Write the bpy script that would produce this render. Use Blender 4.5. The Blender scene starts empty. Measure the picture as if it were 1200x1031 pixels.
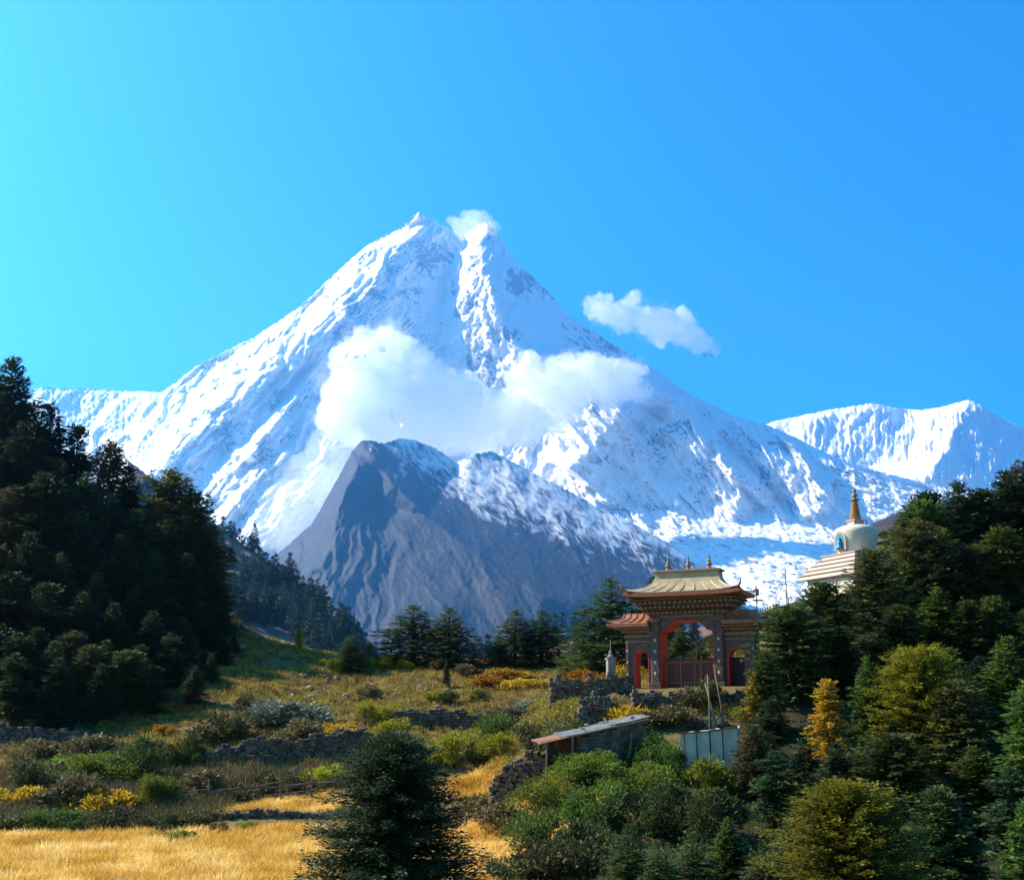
import bpy, math, random
import numpy as np
from mathutils import Matrix, Vector
from mathutils.geometry import delaunay_2d_cdt
S = bpy.context.scene
C = S.collection
R = math.radians

# ------------------------------------------------------------------ camera
F = 1320.0                      # focal length in pixels of the 1200 px wide photograph
PITCH, ROLL, SHIFT = R(7.2), R(-0.15), 147.5
cd = bpy.data.cameras.new('camera'); cam = bpy.data.objects.new('camera', cd); C.objects.link(cam)
cd.sensor_fit = 'HORIZONTAL'; cd.sensor_width = 36.0; cd.lens = 36.0 * F / 1200.0
cd.shift_y = SHIFT / 1200.0
cd.clip_start = 0.1; cd.clip_end = 60000
CM = Matrix.Rotation(math.pi / 2 + PITCH, 4, 'X') @ Matrix.Rotation(ROLL, 4, 'Z')
cam.matrix_world = CM
S.camera = cam
CMN = np.array([[CM[i][j] for j in range(3)] for i in range(3)])

# ------------------------------------------------------------------ light
SUN_AZ, SUN_EL = R(-72), R(37)          # azimuth from +Y (negative is to the left), elevation
sd = Vector((math.sin(SUN_AZ) * math.cos(SUN_EL), math.cos(SUN_AZ) * math.cos(SUN_EL), math.sin(SUN_EL)))
ld = bpy.data.lights.new('sun', 'SUN'); ld.energy = 5.0; ld.angle = R(0.5); ld.color = (1.0, 0.87, 0.66)
sun = bpy.data.objects.new('sun', ld); C.objects.link(sun)
sun.rotation_euler = sd.to_track_quat('Z', 'Y').to_euler()
sun.location = (0, 0, 50)
wd = bpy.data.worlds.new('World'); S.world = wd; wd.use_nodes = True
nt = wd.node_tree
for n in list(nt.nodes): nt.nodes.remove(n)
wo = nt.nodes.new('ShaderNodeOutputWorld'); bg = nt.nodes.new('ShaderNodeBackground')
sky = nt.nodes.new('ShaderNodeTexSky'); sky.sky_type = 'NISHITA'; sky.sun_disc = False
sky.sun_elevation = SUN_EL; sky.sun_rotation = SUN_AZ
sky.altitude = 1200; sky.air_density = 1.5; sky.dust_density = 0.7; sky.ozone_density = 3.0
hs = nt.nodes.new('ShaderNodeHueSaturation'); hs.inputs['Hue'].default_value = 0.497
hs.inputs['Saturation'].default_value = 1.88; hs.inputs['Value'].default_value = 1.0
nt.links.new(sky.outputs[0], hs.inputs['Color']); nt.links.new(hs.outputs[0], bg.inputs[0])
bg.inputs[1].default_value = 0.075
nt.links.new(bg.outputs[0], wo.inputs[0])
S.view_settings.view_transform = 'Standard'; S.view_settings.look = 'None'
S.view_settings.exposure = 1.55; S.view_settings.gamma = 1.0
S.render.engine = 'CYCLES'
cy = S.cycles
cy.use_denoising = True
try: cy.denoiser = 'OPENIMAGEDENOISE'
except Exception: pass
cy.max_bounces = 64; cy.diffuse_bounces = 3; cy.glossy_bounces = 1; cy.transmission_bounces = 3
cy.transparent_max_bounces = 8; cy.volume_bounces = 64
cy.caustics_reflective = False; cy.caustics_refractive = False
cy.volume_max_steps = 256

# ------------------------------------------------------------------ helpers
def W(px, py, d):
    """world point seen at photograph pixel (px, py) at forward distance d (y = d)"""
    px, py, d = np.broadcast_arrays(np.asarray(px, float), np.asarray(py, float), np.asarray(d, float))
    r = np.stack([(px - 600.0) / F, (515.5 + SHIFT - py) / F, -np.ones_like(px)], -1) @ CMN.T
    return r * (d / r[..., 1])[..., None]

_perm = np.random.RandomState(7).permutation(4096)
_ang = np.random.RandomState(8).rand(4096) * 2 * np.pi
def pn(x, y, seed=0):
    x = np.asarray(x, float); y = np.asarray(y, float)
    xi = np.floor(x).astype(np.int64); yi = np.floor(y).astype(np.int64)
    xf = x - xi; yf = y - yi
    def g(ix, iy, fx, fy):
        h = _perm[(_perm[(ix + seed * 131) & 4095] + iy) & 4095]
        a = _ang[h]
        return np.cos(a) * fx + np.sin(a) * fy
    u = xf ** 3 * (xf * (xf * 6 - 15) + 10); v = yf ** 3 * (yf * (yf * 6 - 15) + 10)
    a = g(xi, yi, xf, yf) * (1 - u) + g(xi + 1, yi, xf - 1, yf) * u
    b = g(xi, yi + 1, xf, yf - 1) * (1 - u) + g(xi + 1, yi + 1, xf - 1, yf - 1) * u
    return (a * (1 - v) + b * v) * 1.5
def fbm(x, y, o=5, seed=0, gain=.5):
    s = 0; a = 1.; f = 1.
    for k in range(o):
        s = s + a * pn(np.asarray(x) * f, np.asarray(y) * f, seed + k); a *= gain; f *= 2.03
    return s
def ridged(x, y, o=5, seed=0, gain=.5):
    s = 0; a = 1.; f = 1.
    for k in range(o):
        s = s + a * (1 - 2 * np.abs(pn(np.asarray(x) * f, np.asarray(y) * f, seed + k))); a *= gain; f *= 2.03
    return s

def raw_mesh(name, V, Fq, attrs=None, mats=None, smooth=False, matidx=None):
    """V (n,3); Fq (m,k) int array with a constant k"""
    me = bpy.data.meshes.new(name)
    V = np.ascontiguousarray(V, np.float32); Fq = np.ascontiguousarray(Fq, np.int32)
    m, k = Fq.shape
    me.vertices.add(len(V)); me.vertices.foreach_set('co', V.ravel())
    me.loops.add(m * k); me.loops.foreach_set('vertex_index', Fq.ravel())
    me.polygons.add(m)
    me.polygons.foreach_set('loop_start', np.arange(0, m * k, k, dtype=np.int32))
    me.polygons.foreach_set('loop_total', np.full(m, k, np.int32))
    if matidx is not None: me.polygons.foreach_set('material_index', np.ascontiguousarray(matidx, np.int32))
    me.polygons.foreach_set('use_smooth', np.full(m, smooth, bool))
    for nm, arr in (attrs or {}).items():
        a = me.attributes.new(nm, 'FLOAT', 'POINT'); a.data.foreach_set('value', np.ascontiguousarray(arr, np.float32).ravel())
    me.update(calc_edges=True)
    for mt in (mats or []): me.materials.append(mt)
    return me
def link(name, me, parent=None, loc=None, rotz=0, scale=None):
    o = bpy.data.objects.new(name, me); C.objects.link(o)
    if parent is not None: o.parent = parent
    if loc is not None: o.location = [float(v) for v in loc]
    if rotz: o.rotation_euler = (0, 0, rotz)
    if scale is not None: o.scale = scale
    return o
def tag(o, label=None, cat=None, group=None, kind=None):
    if label: o['label'] = label
    if cat: o['category'] = cat
    if group: o['group'] = group
    if kind: o['kind'] = kind
    return o
def empty(name, loc, rotz=0, scale=None):
    o = bpy.data.objects.new(name, None); C.objects.link(o)
    o.location = [float(v) for v in loc]; o.rotation_euler = (0, 0, rotz)
    if scale is not None: o.scale = scale
    o.empty_display_size = 0.3
    return o

class MB:
    """collects shapes into one mesh"""
    def __init__(s): s.v = []; s.f = []
    def add(s, vs, fs):
        b = len(s.v); s.v += [tuple(float(c) for c in v) for v in vs]; s.f += [[b + i for i in f] for f in fs]; return s
    def box(s, x0, x1, y0, y1, z0, z1, rz=0, c=None, jit=0, rnd=None):
        vs = [(x, y, z) for z in (z0, z1) for y in (y0, y1) for x in (x0, x1)]
        if jit: vs = [tuple(a + rnd.uniform(-jit, jit) for a in v) for v in vs]
        if rz:
            cx, cy_ = c if c else ((x0 + x1) / 2, (y0 + y1) / 2); ca, sa = math.cos(rz), math.sin(rz)
            vs = [(cx + (x - cx) * ca - (y - cy_) * sa, cy_ + (x - cx) * sa + (y - cy_) * ca, z) for x, y, z in vs]
        return s.add(vs, [(0, 2, 3, 1), (4, 5, 7, 6), (0, 1, 5, 4), (1, 3, 7, 5), (3, 2, 6, 7), (2, 0, 4, 6)])
    def prism(s, pts, y0, y1):
        """outline in x,z extruded along y; counter-clockwise seen from -y"""
        n = len(pts)
        vs = [(x, y0, z) for x, z in pts] + [(x, y1, z) for x, z in pts]
        return s.add(vs, [list(range(n)), list(range(2 * n - 1, n - 1, -1))] + [[i, i + n, (i + 1) % n + n, (i + 1) % n][::1] for i in range(n)])
    def frustum(s, a, b):
        """a,b = (x0,x1,y0,y1,z)"""
        vs = []
        for (x0, x1, y0, y1, z) in (a, b): vs += [(x0, y0, z), (x1, y0, z), (x1, y1, z), (x0, y1, z)]
        return s.add(vs, [(3, 2, 1, 0), (4, 5, 6, 7), (0, 1, 5, 4), (1, 2, 6, 5), (2, 3, 7, 6), (3, 0, 4, 7)])
    def lathe(s, prof, n=20, c=(0, 0)):
        vs = []; fs = []
        for r, z in prof:
            for k in range(n):
                a = 2 * math.pi * k / n; vs.append((c[0] + r * math.cos(a), c[1] + r * math.sin(a), z))
        for i in range(len(prof) - 1):
            for k in range(n):
                k2 = (k + 1) % n; fs.append((i * n + k, i * n + k2, (i + 1) * n + k2, (i + 1) * n + k))
        fs.append(list(range(n))[::-1]); fs.append([(len(prof) - 1) * n + k for k in range(n)])
        return s.add(vs, fs)
    def tube(s, pts, radii, n=6):
        pts = [Vector(p) for p in pts]; vs = []; fs = []
        for i, p in enumerate(pts):
            d = (pts[min(i + 1, len(pts) - 1)] - pts[max(i - 1, 0)]).normalized()
            q = d.to_track_quat('Z', 'Y')
            for k in range(n):
                a = 2 * math.pi * k / n
                vs.append(tuple(p + q @ Vector((radii[i] * math.cos(a), radii[i] * math.sin(a), 0))))
        for i in range(len(pts) - 1):
            for k in range(n):
                k2 = (k + 1) % n; fs.append((i * n + k, i * n + k2, (i + 1) * n + k2, (i + 1) * n + k))
        fs.append(list(range(n))[::-1]); fs.append([(len(pts) - 1) * n + k for k in range(n)])
        return s.add(vs, fs)
    def mesh(s, name, mat, smooth=False):
        me = bpy.data.meshes.new(name); me.from_pydata(s.v, [], s.f); me.validate()
        me.materials.append(mat)
        if smooth: me.polygons.foreach_set('use_smooth', [True] * len(me.polygons))
        me.update(); return me
    def build(s, name, mat, parent=None, loc=None, rotz=0, bevel=0, smooth=False):
        o = link(name, s.mesh(name, mat, smooth), parent, loc, rotz)
        if bevel:
            b = o.modifiers.new('bevel', 'BEVEL'); b.width = bevel; b.segments = 1; b.limit_method = 'ANGLE'
        return o

# ------------------------------------------------------------------ materials
def nodes(name):
    m = bpy.data.materials.new(name); m.use_nodes = True; t = m.node_tree
    for n in list(t.nodes): t.nodes.remove(n)
    out = t.nodes.new('ShaderNodeOutputMaterial')
    return m, t, out
def N(t, k, **kw):
    n = t.nodes.new(k)
    for a, v in kw.items():
        if a.startswith('i_'):
            key = a[2:]; key = int(key) if key.isdigit() else key.replace('_', ' ')
            n.inputs[key].default_value = v
        else: setattr(n, a, v)
    return n
def rgb(c): return (c[0], c[1], c[2], 1)
def ramp(t, stops, fac=None, interp='LINEAR'):
    n = t.nodes.new('ShaderNodeValToRGB'); cr = n.color_ramp; cr.interpolation = interp
    while len(cr.elements) < len(stops): cr.elements.new(.5)
    for e, (p, c) in zip(cr.elements, stops): e.position = p; e.color = rgb(c)
    if fac is not None: t.links.new(fac, n.inputs[0])
    return n
def mixc(t, fac, a, b):
    n = t.nodes.new('ShaderNodeMix'); n.data_type = 'RGBA'
    for v, i in ((fac, 0), (a, 6), (b, 7)):
        if hasattr(v, 'is_linked'): t.links.new(v, n.inputs[i])
        elif i == 0: n.inputs[0].default_value = v
        else: n.inputs[i].default_value = rgb(v)
    return n.outputs[2]
def noise(t, scale, detail=4, rough=.55, coords='Object', stretch=None):
    tc = t.nodes.new('ShaderNodeTexCoord'); nz = N(t, 'ShaderNodeTexNoise', i_Scale=scale, i_Detail=detail, i_Roughness=rough)
    src = tc.outputs[coords]
    if stretch:
        mp = t.nodes.new('ShaderNodeMapping'); mp.inputs['Scale'].default_value = stretch
        t.links.new(src, mp.inputs[0]); src = mp.outputs[0]
    t.links.new(src, nz.inputs['Vector']); return nz.outputs[0]
def mrange(t, v, a, b, c=0., d=1.):
    n = N(t, 'ShaderNodeMapRange'); t.links.new(v, n.inputs[0])
    for i, q in enumerate((a, b, c, d)): n.inputs[i + 1].default_value = q
    return n.outputs[0]
def surf(name, cols, scale=4, rough=.8, bump=.3, bscale=None, metallic=0, coords='Object', stretch=None, spec=.3, bdist=.02):
    """mottled painted / stone / wood surface"""
    m, t, out = nodes(name)
    b = N(t, 'ShaderNodeBsdfPrincipled', i_Roughness=rough, i_Metallic=metallic)
    b.inputs['Specular IOR Level'].default_value = spec
    k = len(cols); nz = noise(t, scale, 6, .62, coords, stretch)
    cr = ramp(t, [(.3 + .4 * i / max(1, k - 1), c) for i, c in enumerate(cols)], nz)
    t.links.new(cr.outputs[0], b.inputs['Base Color'])
    if bump:
        bp = N(t, 'ShaderNodeBump', i_Strength=bump, i_Distance=bdist)
        t.links.new(noise(t, bscale or scale * 5, 5, .6, coords, stretch), bp.inputs['Height']); t.links.new(bp.outputs[0], b.inputs['Normal'])
    t.links.new(b.outputs[0], out.inputs[0]); return m
def foliage(name, cols, trans=.3, patch=.35, huev=.03, valv=.35, rough=.65, ns=.9):
    m, t, out = nodes(name)
    at = N(t, 'ShaderNodeAttribute', attribute_name='rnd')
    nz = noise(t, ns, 4, .6)
    ad = N(t, 'ShaderNodeMath', operation='MULTIPLY_ADD'); t.links.new(nz, ad.inputs[0]); ad.inputs[1].default_value = patch * 2
    sb = N(t, 'ShaderNodeMath', operation='MULTIPLY_ADD'); t.links.new(at.outputs['Fac'], sb.inputs[0]); sb.inputs[1].default_value = 1 - patch
    sb.inputs[2].default_value = -patch * .5
    t.links.new(sb.outputs[0], ad.inputs[2])
    k = len(cols); cr = ramp(t, [(i / max(1, k - 1), c) for i, c in enumerate(cols)], ad.outputs[0])
    oi = t.nodes.new('ShaderNodeObjectInfo')
    hv = t.nodes.new('ShaderNodeHueSaturation'); t.links.new(cr.outputs[0], hv.inputs['Color'])
    t.links.new(mrange(t, oi.outputs['Random'], 0, 1, .5 - huev, .5 + huev), hv.inputs['Hue'])
    t.links.new(mrange(t, oi.outputs['Random'], 0, 1, 1 - valv, 1 + valv), hv.inputs['Value'])
    b = N(t, 'ShaderNodeBsdfPrincipled', i_Roughness=rough); b.inputs['Specular IOR Level'].default_value = .25
    tr = t.nodes.new('ShaderNodeBsdfTranslucent'); mx = N(t, 'ShaderNodeMixShader', i_0=trans)
    t.links.new(hv.outputs[0], b.inputs['Base Color']); t.links.new(hv.outputs[0], tr.inputs[0])
    t.links.new(b.outputs[0], mx.inputs[1]); t.links.new(tr.outputs[0], mx.inputs[2]); t.links.new(mx.outputs[0], out.inputs[0])
    return m
M = {}
M['fir'] = foliage('fir_needles', [(.014, .030, .014), (.032, .058, .022), (.08, .11, .03)], .3, valv=.45)
M['blue'] = foliage('blue_green_needles', [(.024, .045, .017), (.058, .092, .023), (.15, .185, .035)], .34)
M['green'] = foliage('green_needles', [(.03, .06, .014), (.075, .125, .02), (.18, .23, .03)], .38)
M['olive'] = foliage('olive_foliage', [(.08, .095, .010), (.25, .25, .014), (.46, .42, .03)], .42, huev=.012)
M['brownolive'] = foliage('brown_olive_foliage', [(.04, .06, .02), (.09, .09, .03), (.16, .13, .04)], .3)
M['amber'] = foliage('amber_foliage', [(.22, .13, .015), (.42, .24, .02), (.60, .36, .03)], .4)
M['yellow'] = foliage('yellow_foliage', [(.26, .16, .012), (.50, .29, .015), (.66, .40, .02)], .4)
M['lime'] = foliage('lime_foliage', [(.08, .13, .012), (.18, .25, .018), (.36, .42, .03)], .4)
M['leaf'] = foliage('leaf_green', [(.03, .06, .010), (.11, .15, .015), (.30, .31, .02)], .4)
M['silver'] = foliage('silver_foliage', [(.10, .14, .10), (.19, .24, .17), (.30, .35, .26)], .25)
M['dry'] = foliage('dry_twigs', [(.08, .065, .03), (.16, .125, .05), (.26, .20, .09)], .25, huev=.01)
M['heath'] = foliage('heath', [(.09, .07, .03), (.21, .13, .04), (.30, .23, .045), (.46, .27, .04)], .3, patch=.6)
M['straw'] = foliage('straw_grass', [(.20, .13, .03), (.34, .23, .05), (.50, .37, .10)], .35, patch=.5)
M['wheat'] = foliage('ripe_wheat', [(.38, .18, .015), (.68, .40, .06), (.90, .64, .20), (1, .84, .46)], .4, patch=.85, huev=0, valv=0, ns=.4)
M['farfir'] = foliage('far_needles', [(.012, .030, .022), (.025, .055, .032), (.05, .085, .045)], .15)
M['bark'] = surf('bark', [(.035, .025, .018), (.09, .065, .045)], 6, .95, .6, 20)
M['deadwood'] = surf('weathered_wood', [(.07, .055, .04), (.19, .15, .11)], 3, .9, .5, 25, stretch=(1, 1, .2))

# ------------------------------------------------------------------ ground
def rbf(P):
    P = np.array(P, float); X = P[:, :2]; n = len(X)
    D = np.linalg.norm(X[:, None] - X[None], axis=2)
    A = np.zeros((n + 3, n + 3)); A[:n, :n] = D; A[:n, n] = 1; A[:n, n + 1:] = X; A[n, :n] = 1; A[n + 1:, :n] = X.T
    w = np.linalg.solve(A, np.concatenate([P[:, 2], [0, 0, 0]]))
    def f(x, y):
        x = np.asarray(x, float); y = np.asarray(y, float); s = w[n] + w[n + 1] * x + w[n + 2] * y
        for i in range(n): s = s + w[i] * np.sqrt((x - X[i, 0]) ** 2 + (y - X[i, 1]) ** 2)
        return s
    return f
GP = []
for x in (-60, -30, 0, 30, 60):
    GP += [(x, -30, -1.5), (x, 4, -1.7), (x, 12, -3.5), (x, 20, -5.5)]
for x in (-48, -34, -20, -8, 0): GP += [(x, 30, -6.6), (x, 38, -6.05), (x, 47, -6), (x, 56.5, -5.9)]
for x in (-60, -45, -30, -20): GP += [(x, 59.5, -5.6), (x, 63, -4.7), (x, 67, -4.3), (x, 71, -3.9)]
for x in (-14, -9): GP += [(x, 57.5, -5.9), (x, 59, -5.25), (x, 65, -5.0), (x, 71, -3.9)]
for x in (-3, 0): GP += [(x, 59.5, -5.8), (x, 63.3, -4.7), (x, 69, -4.15)]
GP += [(-27, 73.5, -3.2), (-20, 73.4, -2.9), (-14, 73.2, -2.2), (-9.5, 73.2, -1.9), (-5, 73.5, -3.0), (0, 74, -2.6)]
GP += [(-30, 80, -2.2), (-20, 80, -1.3), (-9, 78.7, -2.0), (3, 78.7, -1.6), (-9, 81.2, -.4), (2, 81.2, -.3)]
GP += [(-24, 92, 2.2), (-14, 95, 1.7), (-4, 95, 2.0), (4, 95, 2.3), (-18, 106, 4.2), (-8, 107, 3.9), (2, 107, 4.0), (10, 106, 3.9)]
GP += [(-20, 114, 5.6), (-10, 116, 5.0), (0, 116, 5.0), (10, 116, 4.8), (20, 112, 5.2)]
GP += [(-12, 128, 2.), (0, 128, 2), (12, 128, 2), (-10, 150, -9), (12, 150, -8), (-10, 180, -22), (14, 180, -20)]
GP += [(-28, 113, 7.3), (-36, 80, -1.9), (-48, 80, -1.8), (-62, 80, -1.6), (-90, 75, -1), (-32, 96, 3.2), (-42, 98, 6), (-55, 97, 8), (-85, 98, 14), (-30, 88, 0.4), (-44, 88, 1.5)]
GP += [(-38, 118, 14), (-52, 120, 21), (-68, 120, 28), (-100, 118, 40), (-45, 140, 14), (-80, 145, 34), (-60, 175, 5), (-110, 170, 30)]
for x in (5.6, 9, 13, 17): GP += [(x, 62.8, 1.05), (x, 68, 1.1), (x, 74, 1.3)]
GP += [(3, 66, 1.0), (3, 72, .9), (1.2, 66, 0.), (-1, 73, -1.6), (.2, 66, -1.6), (2.3, 63.6, .1), (4.5, 63.6, .3), (7, 63.4, .3), (3, 61, -1.2), (6, 60.5, -.9), (10, 60, -.7), (15, 60, -.5), (-1, 67, -3.2), (0, 62, -3.6), (2, 58, -2.9)]
GP += [(1, 55, -3.9), (4, 54, -3.1), (8, 53, -3.0), (12, 53, -2.9), (2, 50, -4.3), (8, 49, -4.2), (13, 49, -4.0), (3, 44, -5.6), (10, 43, -5.6), (5, 36, -6.8), (14, 36, -6.8), (10, 28, -7.2)]
GP += [(12, 82, 1.9), (12, 95, 3.2), (20, 60, -.6), (20, 72, 2.2), (22, 84, 4.8), (22, 96, 8.4)]
GP += [(24, 30, -7), (24, 42, -5), (26, 54, -2), (28, 66, 1.2), (30, 80, 5), (30, 92, 9.6), (30, 104, 10.2), (44, 46, -3), (44, 62, 2), (44, 80, 7.5), (44, 104, 13), (70, 50, 0), (75, 80, 12), (75, 110, 19), (30, 135, 7), (60, 140, 15), (30, 180, -10), (80, 180, 8)]
_g = rbf(GP)
def gz_raw(x, y):
    x = np.asarray(x, float); y = np.asarray(y, float)
    near = _g(np.clip(x, -105, 85), np.clip(y, -35, 180))
    near = np.clip(near, -30, 60)
    far = -40 - 60 * np.clip((y - 180) / 600, 0, 1) + 22 * fbm(x / 400, y / 400, 3, 5) - 0 * y
    dx = np.maximum(0, np.maximum(-105 - x, x - 85)) / 160.; dy = np.maximum(0, y - 175) / 130.; dz = np.maximum(0, -35 - y) / 200
    k = np.clip(np.maximum(np.maximum(dx, dy), dz), 0, 1); k = k * k * (3 - 2 * k)
    return near * (1 - k) + far * k
def gz(x, y):
    x = np.asarray(x, float); y = np.asarray(y, float)
    z = gz_raw(x, y)
    rough = np.clip((y - 57) / 6, 0, 1) * .8 + .15
    plat = np.exp(-(((x - 11) / 7.5) ** 6 + ((y - 67) / 5.5) ** 6))
    return z + rough * (1 - plat) * (.28 * fbm(x / 5.5, y / 5.5, 4, 21) + .12 * fbm(x / 1.3, y / 1.3, 2, 31))
def axis(a, b, st, far0, far1, n):
    near = np.arange(a, b + st, st)
    g = np.geomspace(1, 1 + far1 - near[-1], n)[1:] - 1
    h = np.geomspace(1, 1 + near[0] - far0, n)[1:] - 1
    return np.concatenate([(near[0] - h)[::-1], near, near[-1] + g])
gx = axis(-70, 66, .62, -9500, 9500, 34); gy = axis(26, 132, .62, -160, 9800, 44)
GX, GY = np.meshgrid(gx, gy); GZ = gz(GX, GY)
V = np.stack([GX, GY, GZ], -1).reshape(-1, 3)
ny, nx = GX.shape
ii = (np.arange(ny - 1)[:, None] * nx + np.arange(nx - 1)[None]).ravel()
field = (np.clip((57.2 + .5 * fbm(GX / 3, GY / 3, 2, 3) - GY) / .5, 0, 1) * np.clip((GY - 29) / 2, 0, 1) * np.clip((3.2 + 1.3 * fbm(GX / 3, GY / 3, 2, 4) - GX) / .6, 0, 1)).ravel()
forest = (np.clip((-23 - GX + (GY - 88) * .1) / 7, 0, 1) * np.clip((GY - 80) / 4, 0, 1) + np.clip((GX - 2.5 - np.clip(GY - 44, 0, 30) * .62) / 3, 0, 1) * (GX > 3.5)).ravel().clip(0, 1)  # dark litter floor; left edge widened to paint in the slope's shade
m, t, out = nodes('hillside_ground')
b = N(t, 'ShaderNodeBsdfPrincipled', i_Roughness=.95); b.inputs['Specular IOR Level'].default_value = .1
base = ramp(t, [(.30, (.045, .035, .02)), (.45, (.10, .07, .03)), (.58, (.17, .115, .042)), (.72, (.09, .09, .03))], noise(t, .22, 8, .65)).outputs[0]
spots = ramp(t, [(.52, (0, 0, 0)), (.62, (1, 1, 1))], noise(t, 1.1, 4, .6)).outputs[0]
base = mixc(t, mrange(t, spots, 0, 1, 0, .5), base, (.27, .18, .06))
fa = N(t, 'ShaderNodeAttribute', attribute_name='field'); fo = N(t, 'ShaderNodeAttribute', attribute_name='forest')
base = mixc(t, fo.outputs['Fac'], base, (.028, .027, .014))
base = mixc(t, fa.outputs['Fac'], base, (.30, .17, .035))
t.links.new(base, b.inputs['Base Color'])
bp = N(t, 'ShaderNodeBump', i_Strength=.8, i_Distance=.12); t.links.new(noise(t, 3.5, 8, .7), bp.inputs['Height']); t.links.new(bp.outputs[0], b.inputs['Normal'])
t.links.new(b.outputs[0], out.inputs[0]); M['ground'] = m
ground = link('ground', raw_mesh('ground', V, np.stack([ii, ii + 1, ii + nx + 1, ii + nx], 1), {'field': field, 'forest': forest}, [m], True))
tag(ground, kind='structure')

# ------------------------------------------------------------------ mountains
def relief(name, sky_pts, inner, edges, bottom, x0, x1, step, rows, disp, attrf, mat, blur=2, jag=1.5, jags=7., seed=0, km=1000., back=2500., tpow=1.0):
    """a mountain side built from hand-placed ridges and gullies (real distances), refined and eroded by noise"""
    sp = np.array(sky_pts, float)
    pts = [tuple(p) for p in sky_pts] + [tuple(p) for p in inner] + [tuple(p) for p in bottom]
    v2 = [Vector((p[0], p[1])) for p in pts]
    ed = [(i, i + 1) for i in range(len(sky_pts) - 1)]
    idx = {(p[0], p[1]): i for i, p in enumerate(pts)}
    for line in edges:
        for a, b_ in zip(line[:-1], line[1:]): ed.append((idx[(a[0], a[1])], idx[(b_[0], b_[1])]))
    res = delaunay_2d_cdt(v2, ed, [], 0, 1e-5)
    vv = np.array([[q.x, q.y] for q in res[0]]); orig = res[3]
    dep = np.array([np.mean([pts[k][2] for k in o]) if len(o) else np.nan for o in orig])
    bad = np.isnan(dep)
    for k in np.where(bad)[0]:
        dd = np.linalg.norm(vv[k] - np.array([[p[0], p[1]] for p in pts]), axis=1); j = np.argsort(dd)[:2]
        dep[k] = np.average([pts[q][2] for q in j], weights=1 / (dd[j] + 1e-3))
    xs = np.arange(x0, x1 + step, step)
    top = np.interp(xs, sp[:, 0], sp[:, 1]); bp_ = np.array(bottom); bot = np.interp(xs, bp_[:, 0], bp_[:, 1])
    tj = jag * (ridged(xs / jags, xs * 0 + seed, 4, seed + 40, .55) - .6)
    top = top - tj * np.clip((xs - x0) / 5, 0, 1)
    tt = np.linspace(0, 1, rows) ** tpow
    PX = np.broadcast_to(xs, (rows, len(xs))).copy(); PY = top[None] + (bot - top)[None] * tt[:, None]
    # rasterised depth image
    st = 1.0; gx0 = x0 - 4; gy0 = sp[:, 1].min() - 10
    w = int(x1 - gx0 + 8); h = int(bp_[:, 1].max() - gy0 + 8)
    D = np.full((h, w), np.nan)
    for f in res[2]:
        f = list(f)
        for q in range(1, len(f) - 1):
            a, b_, c = vv[f[0]], vv[f[q]], vv[f[q + 1]]
            mnx, mxx = int(max(0, min(a[0], b_[0], c[0]) - gx0 - 1)), int(min(w - 1, max(a[0], b_[0], c[0]) - gx0 + 2))
            mny, mxy = int(max(0, min(a[1], b_[1], c[1]) - gy0 - 1)), int(min(h - 1, max(a[1], b_[1], c[1]) - gy0 + 2))
            if mxx < mnx or mxy < mny: continue
            YY, XX = np.mgrid[mny:mxy + 1, mnx:mxx + 1]; X_ = XX + gx0; Y_ = YY + gy0
            den = (b_[1] - c[1]) * (a[0] - c[0]) + (c[0] - b_[0]) * (a[1] - c[1])
            if abs(den) < 1e-9: continue
            l1 = ((b_[1] - c[1]) * (X_ - c[0]) + (c[0] - b_[0]) * (Y_ - c[1])) / den
            l2 = ((c[1] - a[1]) * (X_ - c[0]) + (a[0] - c[0]) * (Y_ - c[1])) / den
            l3 = 1 - l1 - l2; mk = (l1 > -1e-3) & (l2 > -1e-3) & (l3 > -1e-3)
            val = l1 * dep[f[0]] + l2 * dep[f[q]] + l3 * dep[f[q + 1]]
            sub = D[mny:mxy + 1, mnx:mxx + 1]; sub[mk] = val[mk]
    # fill outside by nearest valid in the column, then rows
    for j in range(w):
        col = D[:, j]; ok = ~np.isnan(col)
        if ok.any(): D[:, j] = np.interp(np.arange(h), np.where(ok)[0], col[ok])
    okc = ~np.isnan(D[0]); ci = np.where(okc)[0]
    for j in np.where(~okc)[0]: D[:, j] = D[:, ci[np.argmin(abs(ci - j))]]
    for _ in range(blur):
        P_ = np.pad(D, 1, mode='edge'); D = (P_[:-2, 1:-1] + P_[2:, 1:-1] + P_[1:-1, :-2] + P_[1:-1, 2:] + 2 * D) / 6
        P_ = np.pad(D, 1, mode='edge'); D = (P_[:-2, 1:-1] + P_[2:, 1:-1] + P_[1:-1, :-2] + P_[1:-1, 2:] + 2 * D) / 6
    fx = np.clip(PX - gx0, 0, w - 1.01); fy = np.clip(PY - gy0, 0, h - 1.01)
    ix = fx.astype(int); iy = fy.astype(int); ax = fx - ix; ay = fy - iy
    d = (D[iy, ix] * (1 - ax) + D[iy, ix + 1] * ax) * (1 - ay) + (D[iy + 1, ix] * (1 - ax) + D[iy + 1, ix + 1] * ax) * ay
    d = d * km
    edge = np.clip((PY - top[None]) / 7., 0.1, 1)
    d2 = d + disp(PX, PY) * edge
    P3 = W(PX, PY, d2)
    # the far side of the crest falls away behind
    bk = P3[0].copy(); bk1 = bk + np.stack([np.zeros(len(xs)), np.full(len(xs), back * .4), -np.full(len(xs), back * .25)], 1)
    bk2 = bk + np.stack([np.zeros(len(xs)), np.full(len(xs), back), -np.full(len(xs), back)], 1)
    P3 = np.concatenate([bk2[None], bk1[None], P3], 0)
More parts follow.
